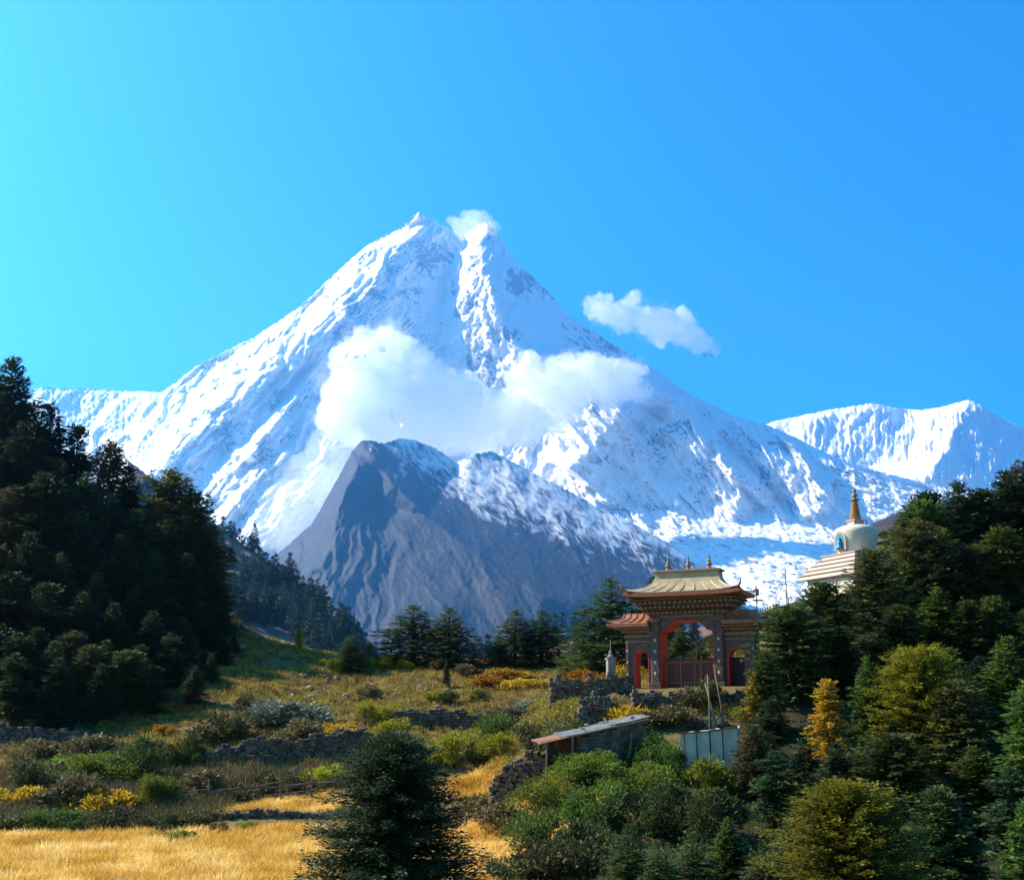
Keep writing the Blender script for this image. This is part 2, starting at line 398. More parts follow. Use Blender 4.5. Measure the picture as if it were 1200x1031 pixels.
    at = attrf(PX, PY, P3[2:]); at = {k: np.concatenate([v[:1], v[:1], v], 0).ravel() for k, v in at.items()}
    r2 = rows + 2; nxs = len(xs)
    i0 = (np.arange(r2 - 1)[:, None] * nxs + np.arange(nxs - 1)[None]).ravel()
    o = link(name, raw_mesh(name, P3.reshape(-1, 3), np.stack([i0, i0 + nxs, i0 + nxs + 1, i0 + 1], 1), at, [mat], True))
    return tag(o, kind='structure')

def slope_of(P3):
    a = np.gradient(P3, axis=0); b_ = np.gradient(P3, axis=1); n = np.cross(a, b_); n /= np.linalg.norm(n, axis=-1, keepdims=True) + 1e-9
    n = np.where(n[..., 2:3] < 0, -n, n); return n
def snowrock(name, snow, rock, rock2, scale, bumpd, lo=1.0, hi=1.14):
    m, t, out = nodes(name)
    b = N(t, 'ShaderNodeBsdfPrincipled', i_Roughness=.75); b.inputs['Specular IOR Level'].default_value = .15
    at = N(t, 'ShaderNodeAttribute', attribute_name='rock')
    nz = noise(t, scale, 7, .65)
    ad = N(t, 'ShaderNodeMath', operation='MULTIPLY_ADD'); t.links.new(nz, ad.inputs[0]); ad.inputs[1].default_value = 1.1; t.links.new(at.outputs['Fac'], ad.inputs[2])
    msk = mrange(t, ad.outputs[0], lo, hi)
    rc = ramp(t, [(.35, rock), (.65, rock2)], noise(t, scale * .4, 6, .6)).outputs[0]
    t.links.new(mixc(t, msk, snow, rc), b.inputs['Base Color'])
    bp = N(t, 'ShaderNodeBump', i_Strength=.7, i_Distance=bumpd); t.links.new(noise(t, scale * 1.6, 8, .7), bp.inputs['Height']); t.links.new(bp.outputs[0], b.inputs['Normal'])
    t.links.new(b.outputs[0], out.inputs[0]); return m
M['snow'] = snowrock('snow_and_rock', (.88, .86, .83), (.12, .13, .15), (.26, .25, .25), .0028, 14)
M['rocky'] = snowrock('haze_tinted_rock_and_snow', (.74, .73, .72), (.016, .024, .034), (.048, .044, .044), .012, 8, .78, 1.45)  # bluish tint in the dark rock colour stands in for distance haze

skyM = [(-60, 470, 12.6), (30, 459, 12.5), (50, 455, 12.4), (100, 456, 12.4), (150, 459, 12.3), (190, 461, 12.1), (230, 430, 11.9), (300, 395, 11.8), (350, 362, 11.8), (400, 315, 11.8), (430, 289, 11.7), (470, 268, 11.7), (490, 250, 11.5), (508, 259, 11.5), (525, 268, 11.6), (545, 277, 11.7), (563, 262, 11.2), (575, 261, 11.1), (590, 284, 11.0), (602, 305, 10.95), (640, 340, 10.95), (662, 368, 10.9), (700, 393, 10.8), (760, 430, 10.6), (810, 463, 10.5), (860, 488, 10.4), (900, 499, 10.3), (935, 515, 10.2), (985, 540, 9.9), (1040, 556, 9.8), (1100, 570, 9.7), (1200, 590, 9.6), (1260, 600, 9.6)]
E1 = [(466, 292, 11.1), (440, 322, 11.0), (405, 352, 10.9), (345, 402, 10.75), (300, 450, 10.6), (245, 505, 10.3), (180, 560, 9.9)]
BOWL = [(528, 300, 11.45), (522, 350, 11.2), (518, 400, 11.0), (530, 440, 10.8)]
RIB = [(561, 290, 10.8), (575, 335, 10.35), (585, 368, 10.15), (603, 402, 10.0), (645, 436, 9.95), (690, 455, 9.9)]
RIBL = [(532, 330, 10.95), (540, 375, 10.7), (560, 420, 10.4), (590, 465, 10.2)]
WALLR = [(606, 345, 10.8), (636, 395, 10.6), (700, 428, 10.5)]
R3 = [(752, 440, 10.2), (735, 480, 9.7), (700, 515, 9.35), (668, 548, 9.1)]
R3V = [(752, 500, 10.0), (790, 550, 9.75)]
F1 = [(790, 468, 10.15), (825, 515, 9.7), (870, 565, 9.3)]
FV1 = [(818, 478, 10.4), (868, 530, 10.1), (915, 585, 9.6)]
F2 = [(880, 512, 9.95), (925, 552, 9.5), (965, 592, 9.15)]
LR1 = [(375, 425, 10.65), (335, 480, 10.2), (292, 532, 9.85)]
LV1 = [(352, 440, 10.85), (310, 495, 10.55), (268, 535, 10.3)]
FOOT = [(640, 540, 9.6), (700, 578, 9.2), (780, 602, 9.1), (860, 612, 9.05), (935, 612, 9.1), (975, 600, 9.3)]
SHELF = [(230, 562, 10.0), (290, 545, 9.9), (320, 550, 9.75)]
SHELF2 = [(220, 600, 9.4), (280, 598, 9.2), (340, 600, 9.1)]
botM = [(-60, 700, 8.6), (100, 700, 8.6), (300, 690, 8.4), (500, 690, 8.2), (700, 720, 6.9), (900, 745, 5.8), (1050, 745, 5.8), (1260, 745, 6.2)]
innM = F1 + FV1 + F2 + LR1 + LV1 + E1 + BOWL + RIB + RIBL + WALLR + R3 + R3V + FOOT + SHELF + SHELF2 + [(430, 400, 10.95), (400, 490, 10.5), (460, 460, 10.6), (420, 540, 9.9), (530, 520, 9.9), (600, 530, 9.8), (640, 480, 10.0), (820, 640, 8.2), (900, 670, 7.4), (1000, 620, 9.0), (1080, 615, 9.1), (1150, 620, 9.0), (60, 560, 11.3), (120, 600, 10.6), (150, 520, 11.2), (400, 600, 9.2), (600, 600, 8.8)]
def flow(px, py, ux, uy, seed, a1, a2, a3, w1=58, w2=17):
    """eroded relief running along the direction (ux, uy)"""
    al = ux * px + uy * py; ac = uy * px - ux * py
    wx = 10 * fbm(px / 70, py / 70, 3, seed); wa = 16 * fbm(px / 40 + 7, py / 40, 3, seed + 1)
    return (a1 * ridged((ac + wx) / w1, (al + wa) / (w1 * 3), 4, seed + 2, .5) + a2 * ridged((ac + wx * .6) / w2, (al + wa) / (w2 * 3.), 4, seed + 3, .58)
            + a3 * fbm(px / 5.5, py / 5.5, 3, seed + 4, .6)) - .75 * (a1 + a2)
def dispM(px, py):
    k = 1 / (1 + np.exp(-(px - 620 - (py - 400) * .2) / 16.))
    c = np.exp(-((px - 555 - (py - 350) * .25) / 45.) ** 2)
    out = flow(px, py, -.66, .75, 11, 210, 90, 17, 72, 21) * (1 - k) + flow(px, py, .62, .78, 211, 190, 85, 16, 66, 21) * k
    out = out * (1 - c) + flow(px, py, -.35, .94, 311, 90, 70, 17, 42, 14) * c
    smooth = np.clip(1 - np.exp(-((px - 635 - (py - 370) * .5) / 32.) ** 2 - ((py - 370) / 55.) ** 2) * .85, 0, 1)
    smooth *= np.clip(1 - np.exp(-((px - 490) / 34.) ** 2 - ((py - 350) / 60.) ** 2) * .6, 0, 1)
    gl = np.clip((py - 604) / 22., 0, 1) * np.clip((px - 560) / 60, 0, 1)
    gl = np.maximum(gl, np.clip((px - 960) / 50, 0, 1) * .8)
    flut = 30 * ridged(px / 6 + .5 * fbm(px / 30, py / 20, 3, 27), py / 50, 4, 29) * np.clip((205 - px) / 30, 0, 1)
    return -out * smooth * (1 - .88 * gl) * (1 - .5 * np.clip((205 - px) / 30, 0, 1)) - flut - gl * (62 * fbm((px * .35 - py) / 7, (px + .35 * py) / 40, 5, 51, .62) + 16 * fbm(px / 9, py / 4, 4, 52, .6))
def attM(px, py, P3):
    n = slope_of(P3)
    r = (.60 - n[..., 2]) * .6 + .26 * fbm(px / 55, py / 45, 4, 61) + .10 * fbm(px / 9, py / 12, 3, 62) - .1 * np.clip((300 - py) / 60, 0, 1)
    gl = np.clip((py - 610) / 40., 0, 1)
    r = r + gl * (.34 * fbm((px * .35 - py) / 9, (px + .35 * py) / 45, 5, 64, .65) + .06)
    r -= np.clip(1 - (np.abs(px - 270) / 50.) ** 2 - ((py - 575) / 30.) ** 2, 0, 1) * .6
    return {'rock': np.clip(r + .24, -.5, .9)}
relief('snow_mountain', skyM, innM, [F1, FV1, F2, LR1, LV1, E1, BOWL, RIB, RIBL, WALLR, R3, R3V, FOOT, SHELF, SHELF2], botM, -50, 1250, 1.5, 330, dispM, attM, M['snow'], seed=1, jag=1.6)

skyR = [(840, 520, 13.2), (880, 505, 13.1), (905, 495, 13.0), (960, 483, 12.9), (1020, 473, 12.8), (1060, 480, 12.8), (1080, 481, 12.7), (1100, 478, 12.6), (1135, 469, 12.4), (1150, 475, 12.3), (1165, 485, 12.3), (1200, 503, 12.3), (1260, 530, 12.4)]
R4 = [(1118, 500, 12.0), (1105, 530, 11.6), (1085, 560, 11.2)]
botR = [(840, 640, 10.6), (1000, 640, 10.6), (1260, 660, 10.6)]
def dispR(px, py):
    return -(56 * ridged(px / 5.5 + .5 * fbm(px / 30, py / 18, 3, 77), py / 60, 4, 71, .6) * (.6 + .5 * fbm(px / 28, py / 40, 2, 78)) + 55 * ridged(px / 44 + py / 90, py / 60, 4, 72) + 10 * fbm(px / 5, py / 6, 3, 73))
def attR(px, py, P3):
    return {'rock': .12 + .1 * fbm(px / 20, py / 40, 3, 75)}
relief('fluted_snow_ridge', skyR, R4 + [(960, 560, 11.9), (1020, 545, 12.2), (1060, 540, 12.1), (1160, 560, 11.5), (1200, 560, 11.6)], [R4], botR, 840, 1255, 1.5, 90, dispR, attR, M['snow'], seed=2, jag=1.0)

skyK = [(240, 720, 6.2), (300, 668, 6.5), (330, 646, 6.45), (365, 615, 6.4), (385, 580, 6.4), (400, 553, 6.4), (412, 530, 6.4), (424, 517, 6.4), (436, 517, 6.4), (450, 520, 6.5), (468, 514, 6.7), (485, 516, 6.8), (510, 525, 6.9), (535, 543, 6.9), (555, 532, 7.0), (575, 529, 7.1), (592, 537, 7.1), (620, 552, 7.1), (650, 567, 7.0), (680, 583, 6.95), (700, 595, 6.9), (740, 612, 6.8), (780, 636, 6.7), (815, 662, 6.5), (850, 692, 6.3), (885, 722, 6.1), (940, 752, 6.0), (1000, 765, 5.9), (1060, 775, 5.8)]
K1 = [(440, 540, 6.1), (462, 570, 5.85), (500, 605, 5.7), (560, 650, 5.35), (640, 700, 5.0)]
K2 = [(418, 545, 6.05), (395, 600, 5.75), (380, 660, 5.5)]
botK = [(240, 800, 4.9), (400, 800, 4.5), (600, 800, 4.4), (800, 800, 4.5), (1060, 800, 4.8)]
innK = K1 + K2 + [(440, 590, 6.0), (450, 640, 5.6), (540, 590, 6.15), (620, 600, 6.2), (700, 640, 6.0), (780, 670, 5.9), (520, 720, 4.9), (330, 690, 5.8), (460, 720, 5.0), (760, 730, 5.1), (850, 745, 5.4)]
def dispK(px, py):
    k = 1 / (1 + np.exp(-(px - 455) / 14.))
    return -(flow(px, py, -.12, .99, 411, 85, 9, 5, 50, 15) * (1 - k) + flow(px, py, .60, .80, 511, 36, 5, 5, 90, 15) * k)
def attK(px, py, P3):
    lx = np.interp(px, [300, 424, 432, 480, 560, 640, 720, 800, 880, 1000], [400, 500, 520, 556, 610, 628, 655, 676, 700, 730])
    al = (.62 * px + .78 * py); ac = (.78 * px - .62 * py)
    s = np.clip((lx - 8 - py) / 30., -2.4, .9) + .85 * fbm((ac + 5 * fbm(px / 20, py / 20, 2, 97)) / 4.5, al / 16, 5, 91, .6) + .5 * fbm(px / 22, py / 22, 3, 92) - .1
    return {'rock': np.clip(.82 - .55 * s, -.3, 1.2)}
relief('rocky_mountain', skyK, innK, [K1, K2], botK, 245, 1055, 1.5, 220, dispK, attK, M['rocky'], seed=3, jag=1.2)

# wooded ridges in the middle distance
m = surf('wooded_slope', [(.03, .045, .03), (.10, .075, .055), (.20, .12, .09), (.05, .055, .035)], .012, .95, .5, .2, coords='Object', bdist=1.)
M['slope'] = m
skyH = [(150, 540, 1.0), (215, 590, .98), (262, 622, .95), (300, 650, .93), (330, 672, .91), (350, 686, .9), (375, 707, .88), (400, 733, .86), (425, 762, .84), (455, 790, .82), (520, 830, .8)]
botH = [(150, 850, .5), (300, 850, .5), (520, 860, .5)]
def attZ(px, py, P3): return {'z': px * 0}
hz = relief('wooded_hill', skyH, [(300, 740, .72), (380, 775, .68)], [], botH, 150, 515, 3, 60, lambda px, py: -14 * ridged(px / 40, py / 90, 4, 95), attZ, M['slope'], jag=2, back=500)
skyH2 = [(430, 800, .8), (500, 785, .78), (560, 772, .75), (620, 765, .72), (660, 752, .7), (700, 745, .7), (760, 740, .7), (840, 736, .72), (960, 730, .75), (1100, 700, .8), (1250, 680, .85)]
relief('far_wooded_hill', skyH2, [(700, 800, .55)], [], [(430, 860, .5), (1250, 860, .5)], 430, 1245, 4, 40, lambda px, py: -10 * ridged(px / 40, py / 60, 4, 96), attZ, M['slope'], jag=2, back=500)

# ------------------------------------------------------------------ vegetation meshes
def unit(a): return a / (np.linalg.norm(a, axis=-1, keepdims=True) + 1e-9)
def quads(P, D, Nn, L, Wd):
    D = unit(D); Sd = unit(np.cross(D, Nn)); L = L[:, None]; Wd = Wd[:, None]
    return np.stack([P, P + D * L * .45 + Sd * Wd * .5, P + D * L, P + D * L * .45 - Sd * Wd * .5], 1)
def leafmesh(name, Q, rs, mat, group=1):
    n = len(Q); r = np.repeat(rs.rand((n + group - 1) // group), group)[:n] * .75 + .25 * rs.rand(n)
    return raw_mesh(name, Q.reshape(-1, 3), np.arange(n * 4).reshape(n, 4), {'rnd': np.repeat(r, 4)}, [mat])
def conifer(name, mat, seed, nb=260, R0=.24, prof='fir', ls=.045, dens=46, droop=.25, up=.35, zb=.06, lump=.35, wid=.34):
    """unit-height conifer: crown mesh and trunk mesh (with limbs)"""
    rs = np.random.RandomState(seed); Q = []; tb = MB()
    lean = rs.uniform(-.02, .02, 2)
    tb.tube([(0, 0, -.04), (lean[0] * .3, lean[1] * .3, .35), (lean[0], lean[1], .97)], [.017, .012, .002], 7)
    for i in range(nb):
        h = zb + (1 - zb) * ((i + rs.rand()) / nb) ** (.88); a = i * 2.39996 + rs.uniform(-.5, .5)
        if prof == 'fir': p = (1 - h) ** .75 * min(1, (h + .1) / .28)
        elif prof == 'pine': p = (1 - h) ** .5 * min(1, (h + .05) / .45) * (.75 + .4 * math.sin(h * 23 + seed))
        elif prof == 'broad': p = (1 - h) ** .5 * min(1, (h + .15) / .3)
        elif prof == 'col': p = (1 - h) ** .45 * min(1, (h + .2) / .3) * .8
        else: p = math.sqrt(max(0, 1 - ((h - .42) / .6) ** 2)) * (.9 if h > .1 else .7)
        p *= 1 + lump * 1.6 * float(pn(a * 1.1 + seed, h * 5)) + rs.uniform(-.15, .15)
        L = max(.018, R0 * p)
        el = up * (h - .35) * 1.6 - .1 + rs.uniform(-.12, .12)
        t = np.linspace(.12 if L > .06 else 0, 1, 5)
        c0 = np.array([lean[0] * h, lean[1] * h, h])
        d0 = np.array([math.cos(a), math.sin(a), 0])
        def pos(t): return c0 + d0 * (L * t)[:, None] * math.cos(el) + np.array([0, 0, 1.]) * (L * (math.sin(el) * t - droop * t * (1 - .6 * t)))[:, None]
        if L > R0 * .35 and i % 2 == 0:
            pp = pos(np.array([0., .5, .95])); tb.tube([tuple(q) for q in pp], [.0045, .003, .001], 3)
        n = max(5, int(dens * (L / R0) * (.7 + .6 * rs.rand())))
        tt = rs.rand(n) ** .6
        P = pos(tt) + rs.normal(0, 1, (n, 3)) * np.array([.012, .012, .009])
        sgn = rs.choice([-1, 1], n); ang = rs.uniform(.2, 1.25, n) * sgn * (1 - .5 * (tt > .93))
        ca, sa = np.cos(a + ang), np.sin(a + ang)
        D = np.stack([ca, sa, rs.uniform(-.35, .45, n) + (h > .9) * .8], 1)
        Nn = np.array([0, 0, 1.]) + rs.normal(0, .45, (n, 3))
        l = ls * rs.uniform(.55, 1.25, n) * (.75 + .5 * (1 - tt)) * (.55 + .45 * min(1, L / (R0 * .5)))
        Q.append(quads(P, D, Nn, l, l * wid * rs.uniform(.7, 1.3, n)))
    # leader
    n = 26; z = rs.uniform(.93, 1.0, n); a = rs.rand(n) * 6.28
    Q.append(quads(np.stack([lean[0] + 0 * z, lean[1] + 0 * z, z - .01], 1), np.stack([np.cos(a) * .5, np.sin(a) * .5, np.ones(n)], 1), rs.normal(0, 1, (n, 3)), np.full(n, ls * .7), np.full(n, ls * .22)))
    return (leafmesh(name + '_crown', np.concatenate(Q), rs, mat, 4), tb.mesh(name + '_trunk', M['bark'], True))
def shrub(name, mat, seed, n=2600, lobes=9, ls=.10, flat=.75, fill=.35, upb=.5):
    """unit shrub: radius about 0.5, height about 1*flat"""
    rs = np.random.RandomState(seed)
    cx = rs.uniform(-.34, .34, (lobes, 2)); cz = rs.uniform(.15, .72, lobes) * flat * (1 - 1.2 * (np.linalg.norm(cx, axis=1)) ** 1.5); rr = rs.uniform(.09, .25, lobes)
    cc = np.concatenate([cx, cz[:, None]], 1); k = rs.randint(0, lobes, n)
    d = unit(rs.normal(0, 1, (n, 3)) + np.array([0, 0, .25])); r = rr[k] * (1 - fill * rs.rand(n) ** 2) * (1 + .6 * pn(d[:, 0] * 3 + k, d[:, 1] * 3 + d[:, 2] * 3, seed))
    P = cc[k] + d * r[:, None]; P[:, 2] = np.abs(P[:, 2]) * 1.0
    D = d + rs.normal(0, .55, (n, 3)) + np.array([0, 0, upb]); l = ls * rs.uniform(.5, 1.3, n)
    Q = quads(P - unit(D) * l[:, None] * .4, D, rs.normal(0, 1, (n, 3)), l, l * .42)
    tb = MB()
    for j in range(lobes):
        tb.tube([(cx[j, 0] * .2, cx[j, 1] * .2, -.05), (cx[j, 0] * .6, cx[j, 1] * .6, cz[j] * .45), (cx[j, 0], cx[j, 1], cz[j] + .05)], [.016, .011, .004], 4)
    return (leafmesh(name + '_foliage', Q, rs, mat, 3), tb.mesh(name + '_stems', M['bark'], True))

CON = {}
CON['fir'] = [conifer('fir', M['fir'], 10 + k, 300, .21 + .02 * (k % 3), 'fir' if k % 2 == 0 else 'pine', .050, 50, lump=.45) for k in range(5)]
CON['spruce'] = [conifer('spruce', M['blue'], 20 + k, 260, .30, 'fir', .045, 56, droop=.35, up=.2, lump=.3) for k in range(3)]
CON['blue'] = [conifer('bluish_tree', M['blue'], 30 + k, 300, .27, 'round' if k == 0 else 'col', .045, 60, droop=.05, up=.6, lump=.4, wid=.45) for k in range(3)]
CON['green'] = [conifer('green_tree', M['green'], 40 + k, 300, .25, 'col' if k % 2 else 'fir', .042, 60, droop=.0, up=.8, lump=.4, wid=.45) for k in range(3)]
CON['olive'] = [conifer('olive_tree', M['olive'], 50 + k, 340, .33, 'round', .040, 60, droop=.0, up=.9, lump=.3, wid=.4) for k in range(2)]
CON['olivefine'] = [conifer('yellow_green_tree', M['olive'], 55, 620, .33, 'round', .024, 130, droop=.0, up=.9, lump=.25, wid=.42)]
CON['brownolive'] = [conifer('brownish_tree', M['brownolive'], 60 + k, 300, .28, 'col', .042, 60, droop=.0, up=.8, lump=.4, wid=.4) for k in range(2)]
CON['amber'] = [conifer('amber_tree', M['amber'], 70 + k, 220, .24, 'col', .05, 40, droop=.0, up=.7, lump=.5, wid=.5) for k in range(2)]
CON['far'] = [conifer('far_conifer', M['farfir'], 80 + k, 110, .22, 'fir' if k % 2 else 'pine', .085, 16, lump=.4, wid=.5) for k in range(3)]
SHR = {k: [shrub(k + '_shrub', M[k], 100 + 10 * i + j, n, lo, ls, fl) for j in range(v)] for i, (k, v, n, lo, ls, fl) in enumerate([
    ('leaf', 3, 9500, 20, .045, .85), ('lime', 1, 4200, 12, .065, .8), ('olive', 2, 4000, 12, .06, .8), ('yellow', 2, 2200, 10, .085, .7), ('amber', 1, 2000, 9, .09, .7),
    ('silver', 2, 3000, 12, .085, .75), ('dry', 2, 2200, 9, .10, .8), ('brownolive', 2, 3000, 11, .085, .8), ('green', 2, 6500, 16, .052, .85), ('blue', 2, 6500, 16, .052, .95)])}
rr = random.Random(5)
GROUND_SINK = .12
def tree(kind, px, py, d, wf=1.0, label=None, group=None, cat='tree', name='conifer_tree', var=None, minh=1.2):
    p = W(px, py, d); zg = float(gz(p[0], p[1])) - GROUND_SINK; H = max(minh, float(p[2]) - zg)
    vs = CON[kind]; cm, tm = vs[(rr.randrange(len(vs)) if var is None else var) % len(vs)]
    e = empty(name, (p[0], p[1], zg), rr.uniform(0, 6.28), (H * wf, H * wf, H))
    link('crown', cm, e); link('trunk', tm, e)
    tag(e, label, cat, group); e['_px'] = px; return e
def rayground(px, py, d, lo=22, hi=30):
    ds = np.linspace(max(24, d - lo), d + hi, 160); P = W(px, py, ds); g = gz(P[:, 0], P[:, 1]); k = np.where(P[:, 2] <= g)[0]
    if len(k) == 0 or k[0] == 0: return None
    return P[k[0]]
def bush(kind, px, py, d, wpx, label, group=None, cat='shrub', name='shrub', hr=None, var=None):
    """top at (px,py), width wpx in photograph pixels"""
    hr = hr or {'leaf': .75, 'silver': .5, 'dry': .6, 'green': .8, 'blue': .85}.get(kind, .68)
    q = rayground(px, py + wpx * hr, d, 10, 12)
    if q is None: q = W(px, py + wpx * hr, d); q[2] = float(gz(q[0], q[1]))
    w = wpx * q[1] / F; H = w * hr * 1.08
    vs = SHR[kind]; fm, sm = vs[(rr.randrange(len(vs)) if var is None else var) % len(vs)]
    e = empty(name, (q[0], q[1], q[2] - .06), rr.uniform(0, 6.28), (w / .82, w / .82, H / .80))
    link('foliage', fm, e); link('stem', sm, e)
    tag(e, label, cat, group); return e
ORD = ['leftmost', 'second', 'third', 'fourth', 'fifth', 'sixth', 'seventh', 'eighth', 'ninth', 'tenth', 'eleventh', 'twelfth', 'thirteenth', 'fourteenth', 'fifteenth', 'sixteenth', 'seventeenth', 'eighteenth', 'nineteenth', 'twentieth', 'twenty-first', 'twenty-second', 'twenty-third', 'twenty-fourth']
def rowlabels(objs, look, where):
    objs = sorted(objs, key=lambda o: o['_px'])
    for i, o in enumerate(objs):
        o['label'] = f"{look}, " + (f"leftmost in {where}" if i == 0 else f"rightmost in {where}" if i == len(objs) - 1 and i > 1 else f"{ORD[i]} from left in {where}")
        if len(o["label"].split()) > 16: print("LONG", o["label"])

# left forest, row by row up the slope
rows_left = [
 ([(14, 421, 119), (62, 477, 118), (-14, 428, 124), (88, 500, 120), (130, 521, 118), (152, 548, 117), (206, 555, 113), (228, 578, 114), (180, 590, 116)], 'tall fir against the sky', 'the left forest skyline', 'fir'),
 ([(30, 498, 110), (2, 520, 108), (72, 540, 110), (105, 556, 111), (160, 598, 110), (240, 622, 112), (130, 580, 111), (196, 610, 109)], 'dark shaded fir', 'the second row of the left forest', 'fir'),
 ([(12, 575, 103), (48, 555, 103), (92, 600, 104), (140, 628, 104), (182, 645, 105), (222, 650, 107), (252, 672, 110)], 'shaded conifer with lit tips', 'the third row of the left forest', 'fir'),
 ([(-5, 640, 96), (35, 625, 97), (75, 650, 98), (112, 672, 98), (155, 690, 99), (198, 700, 101), (236, 705, 105), (264, 722, 109)], 'near-black shaded conifer', 'the fourth row of the left forest', 'fir'),
 ([(15, 672, 90), (55, 684, 91), (98, 694, 92), (135, 707, 93), (178, 717, 95), (215, 724, 98), (250, 722, 103), (-20, 662, 90)], 'low dark conifer', 'the lower row of the left forest', 'fir'),
 ([(262, 745, 99), (248, 768, 92), (200, 742, 92), (20, 742, 84), (62, 752, 84), (105, 757, 85), (150, 765, 86), (0, 731, 85), (40, 736, 86), (85, 741, 87), (125, 751, 88), (165, 756, 89), (205, 761, 91), (240, 758, 96), (275, 744, 104), (18, 766, 81), (70, 771, 82), (120, 778, 83), (180, 781, 85), (228, 781, 87)], 'small dark conifer', 'the bottom edge of the left forest', 'fir'),
]
for lst, look, where, kind in rows_left:
    rowlabels([tree(kind if rr.random() > .2 else rr.choice(['brownolive', 'brownolive', 'blue']), px, py, d, rr.uniform(1.25, 1.6) if 'skyline' in where else rr.uniform(1.4, 1.8), None, 'conifers of the dark forest on the left slope') for px, py, d in lst], look, where)

# right forest
rows_right = [
 ([(1204, 545, 90), (1178, 552, 88), (1152, 575, 86), (1118, 566, 86), (1088, 578, 84), (1076, 590, 82), (1228, 560, 86)], 'tall pine against the snow', 'the skyline row of the right forest', 'fir', 1.3),
 ([(1078, 612, 76), (1102, 622, 77), (1135, 640, 76), (1168, 620, 77), (1198, 640, 76), (1064, 662, 75)], 'green pine', 'the second row of the right forest', 'green', 1.2),
 ([(1095, 690, 69), (1130, 705, 68), (1165, 700, 68), (1200, 715, 67), (1055, 710, 68)], 'dark shaded pine', 'the third row of the right forest', 'blue', 1.2),
 ([(985, 735, 62), (1022, 745, 62), (1110, 760, 60), (1150, 770, 58)], 'shaded dark green tree', 'the middle band of the right forest', 'fir', 1.4),
 ([(905, 880, 46), (940, 865, 48), (1045, 865, 45), (1180, 900, 40), (975, 870, 46), (1140, 875, 44)], 'dark bushy conifer', 'the low band of the right forest', 'fir', 1.3),
 ([(735, 965, 37), (770, 985, 36), (812, 975, 37), (855, 960, 38), (892, 985, 35), (930, 960, 38), (1062, 965, 35), (1130, 975, 34)], 'small dark spruce', 'the bottom frame edge right of centre', 'spruce', 1.1),
]
for lst, look, where, kind, wf in rows_right:
    rowlabels([tree(kind if rr.random() > .4 else rr.choice(['green', 'blue', 'green', 'brownolive']), px, py, d, wf * rr.uniform(1.25, 1.6), None, 'conifers of the forest on the right slope') for px, py, d in lst], look, where)
G = 'single trees at the edge of the right forest'
tree('brownolive', 1024, 645, 72, 1.7, 'broad olive green tree with a sunlit top just below the white stupa', G)
tree('blue', 966, 688, 68, 1.28, 'dark green tree left of the olive tree under the stupa steps', G)
tree('blue', 928, 716, 62, 1.76, 'large rounded blue-green tree touching the right end of the gateway', G, var=0)
tree('blue', 895, 765, 58, 1.35, 'blue-green tree partly hiding the right doorway of the gateway', G, var=1)
tree('amber', 968, 798, 52, 1.22, 'amber autumn tree in the middle of the right forest', G)
tree('green', 1016, 772, 51, 1.08, 'narrow pale green pointed conifer right of the amber tree', G)
tree('olivefine', 1080, 768, 50, 1.35, 'large olive topped tree right of the narrow green conifer', G)
tree('brownolive', 1122, 800, 48, 1.62, 'rusty brown shaded tree in the right forest', G)
tree('green', 1178, 748, 50, 1.49, 'bright green tree at the right edge of the photo, mid height', G)
tree('green', 1205, 800, 44, 1.49, 'green tree cut by the right frame edge, below the bright one', G)
tree('olivefine', 992, 930, 31, 1.42, 'bright yellow-green cone shaped tree at the bottom right', G, var=1)
tree('blue', 1102, 925, 34, 1.35, 'dark blue-green spruce right of the bright yellow-green cone tree', G)
tree('green', 1204, 940, 30, 1.22, 'green tree in the bottom right corner', G)
tree('amber', 886, 788, 58, 1.08, 'small yellow tree beside the right foot of the gateway', G, minh=2)
tree('brownolive', 880, 850, 50, 1.62, 'brownish tree right of the white tarpaulin shelter', G)
tree('fir', 905, 820, 54, 1.76, 'dark tree behind the white tarpaulin shelter, under the gateway', G)

# trees on the crest of the meadow
G = 'single conifers along the crest of the meadow'
tree('spruce', 484, 709, 108, 3.26, 'broad dark spruce on the crest, left of the ragged spruce', G)
tree('spruce', 526, 713, 106, 2.51, 'ragged spruce with long open boughs to the right', G, var=1)
tree('spruce', 411, 745, 102, 2.28, 'small dark spruce at the left of the crest, near the round bushes', G)
tree('olive', 351, 739, 112, .8, 'small yellow-green tree alone on the left crest beside the forest shadow', G)
tree('spruce', 603, 715, 106, 2.23, 'left one of the two twin spruces in the middle of the crest', G)
tree('spruce', 633, 715, 106, 2.23, 'right one of the two twin spruces in the middle of the crest', G)
tree('spruce', 585, 745, 105, 1.96, 'low spruce at the left foot of the twin spruces', G)
tree('spruce', 716, 678, 96, 2.30, 'big dark spruce left of the gateway', G)
tree('spruce', 682, 735, 100, 1.96, 'small spruce at the left foot of the big spruce by the gateway', G)
tree('spruce', 768, 676, 98, 1.75, 'dark spruce whose top shows behind the main roof of the gateway', G)
tree('spruce', 797, 735, 90, 1.96, 'spruce seen through the left half of the gateway arch', G)
tree('spruce', 838, 748, 92, 2.84, 'low spruce seen through the right half of the gateway arch', G)
tree('spruce', 818, 757, 84, 3.28, 'low spreading spruce in the middle of the gateway arch', G)
tree('fir', 523, 774, 94, .85, 'small dark column shaped conifer in the middle of the meadow', G)
tree('spruce', 432, 752, 110, 2.19, 'small spruce between the crest bushes and the broad spruce', G)

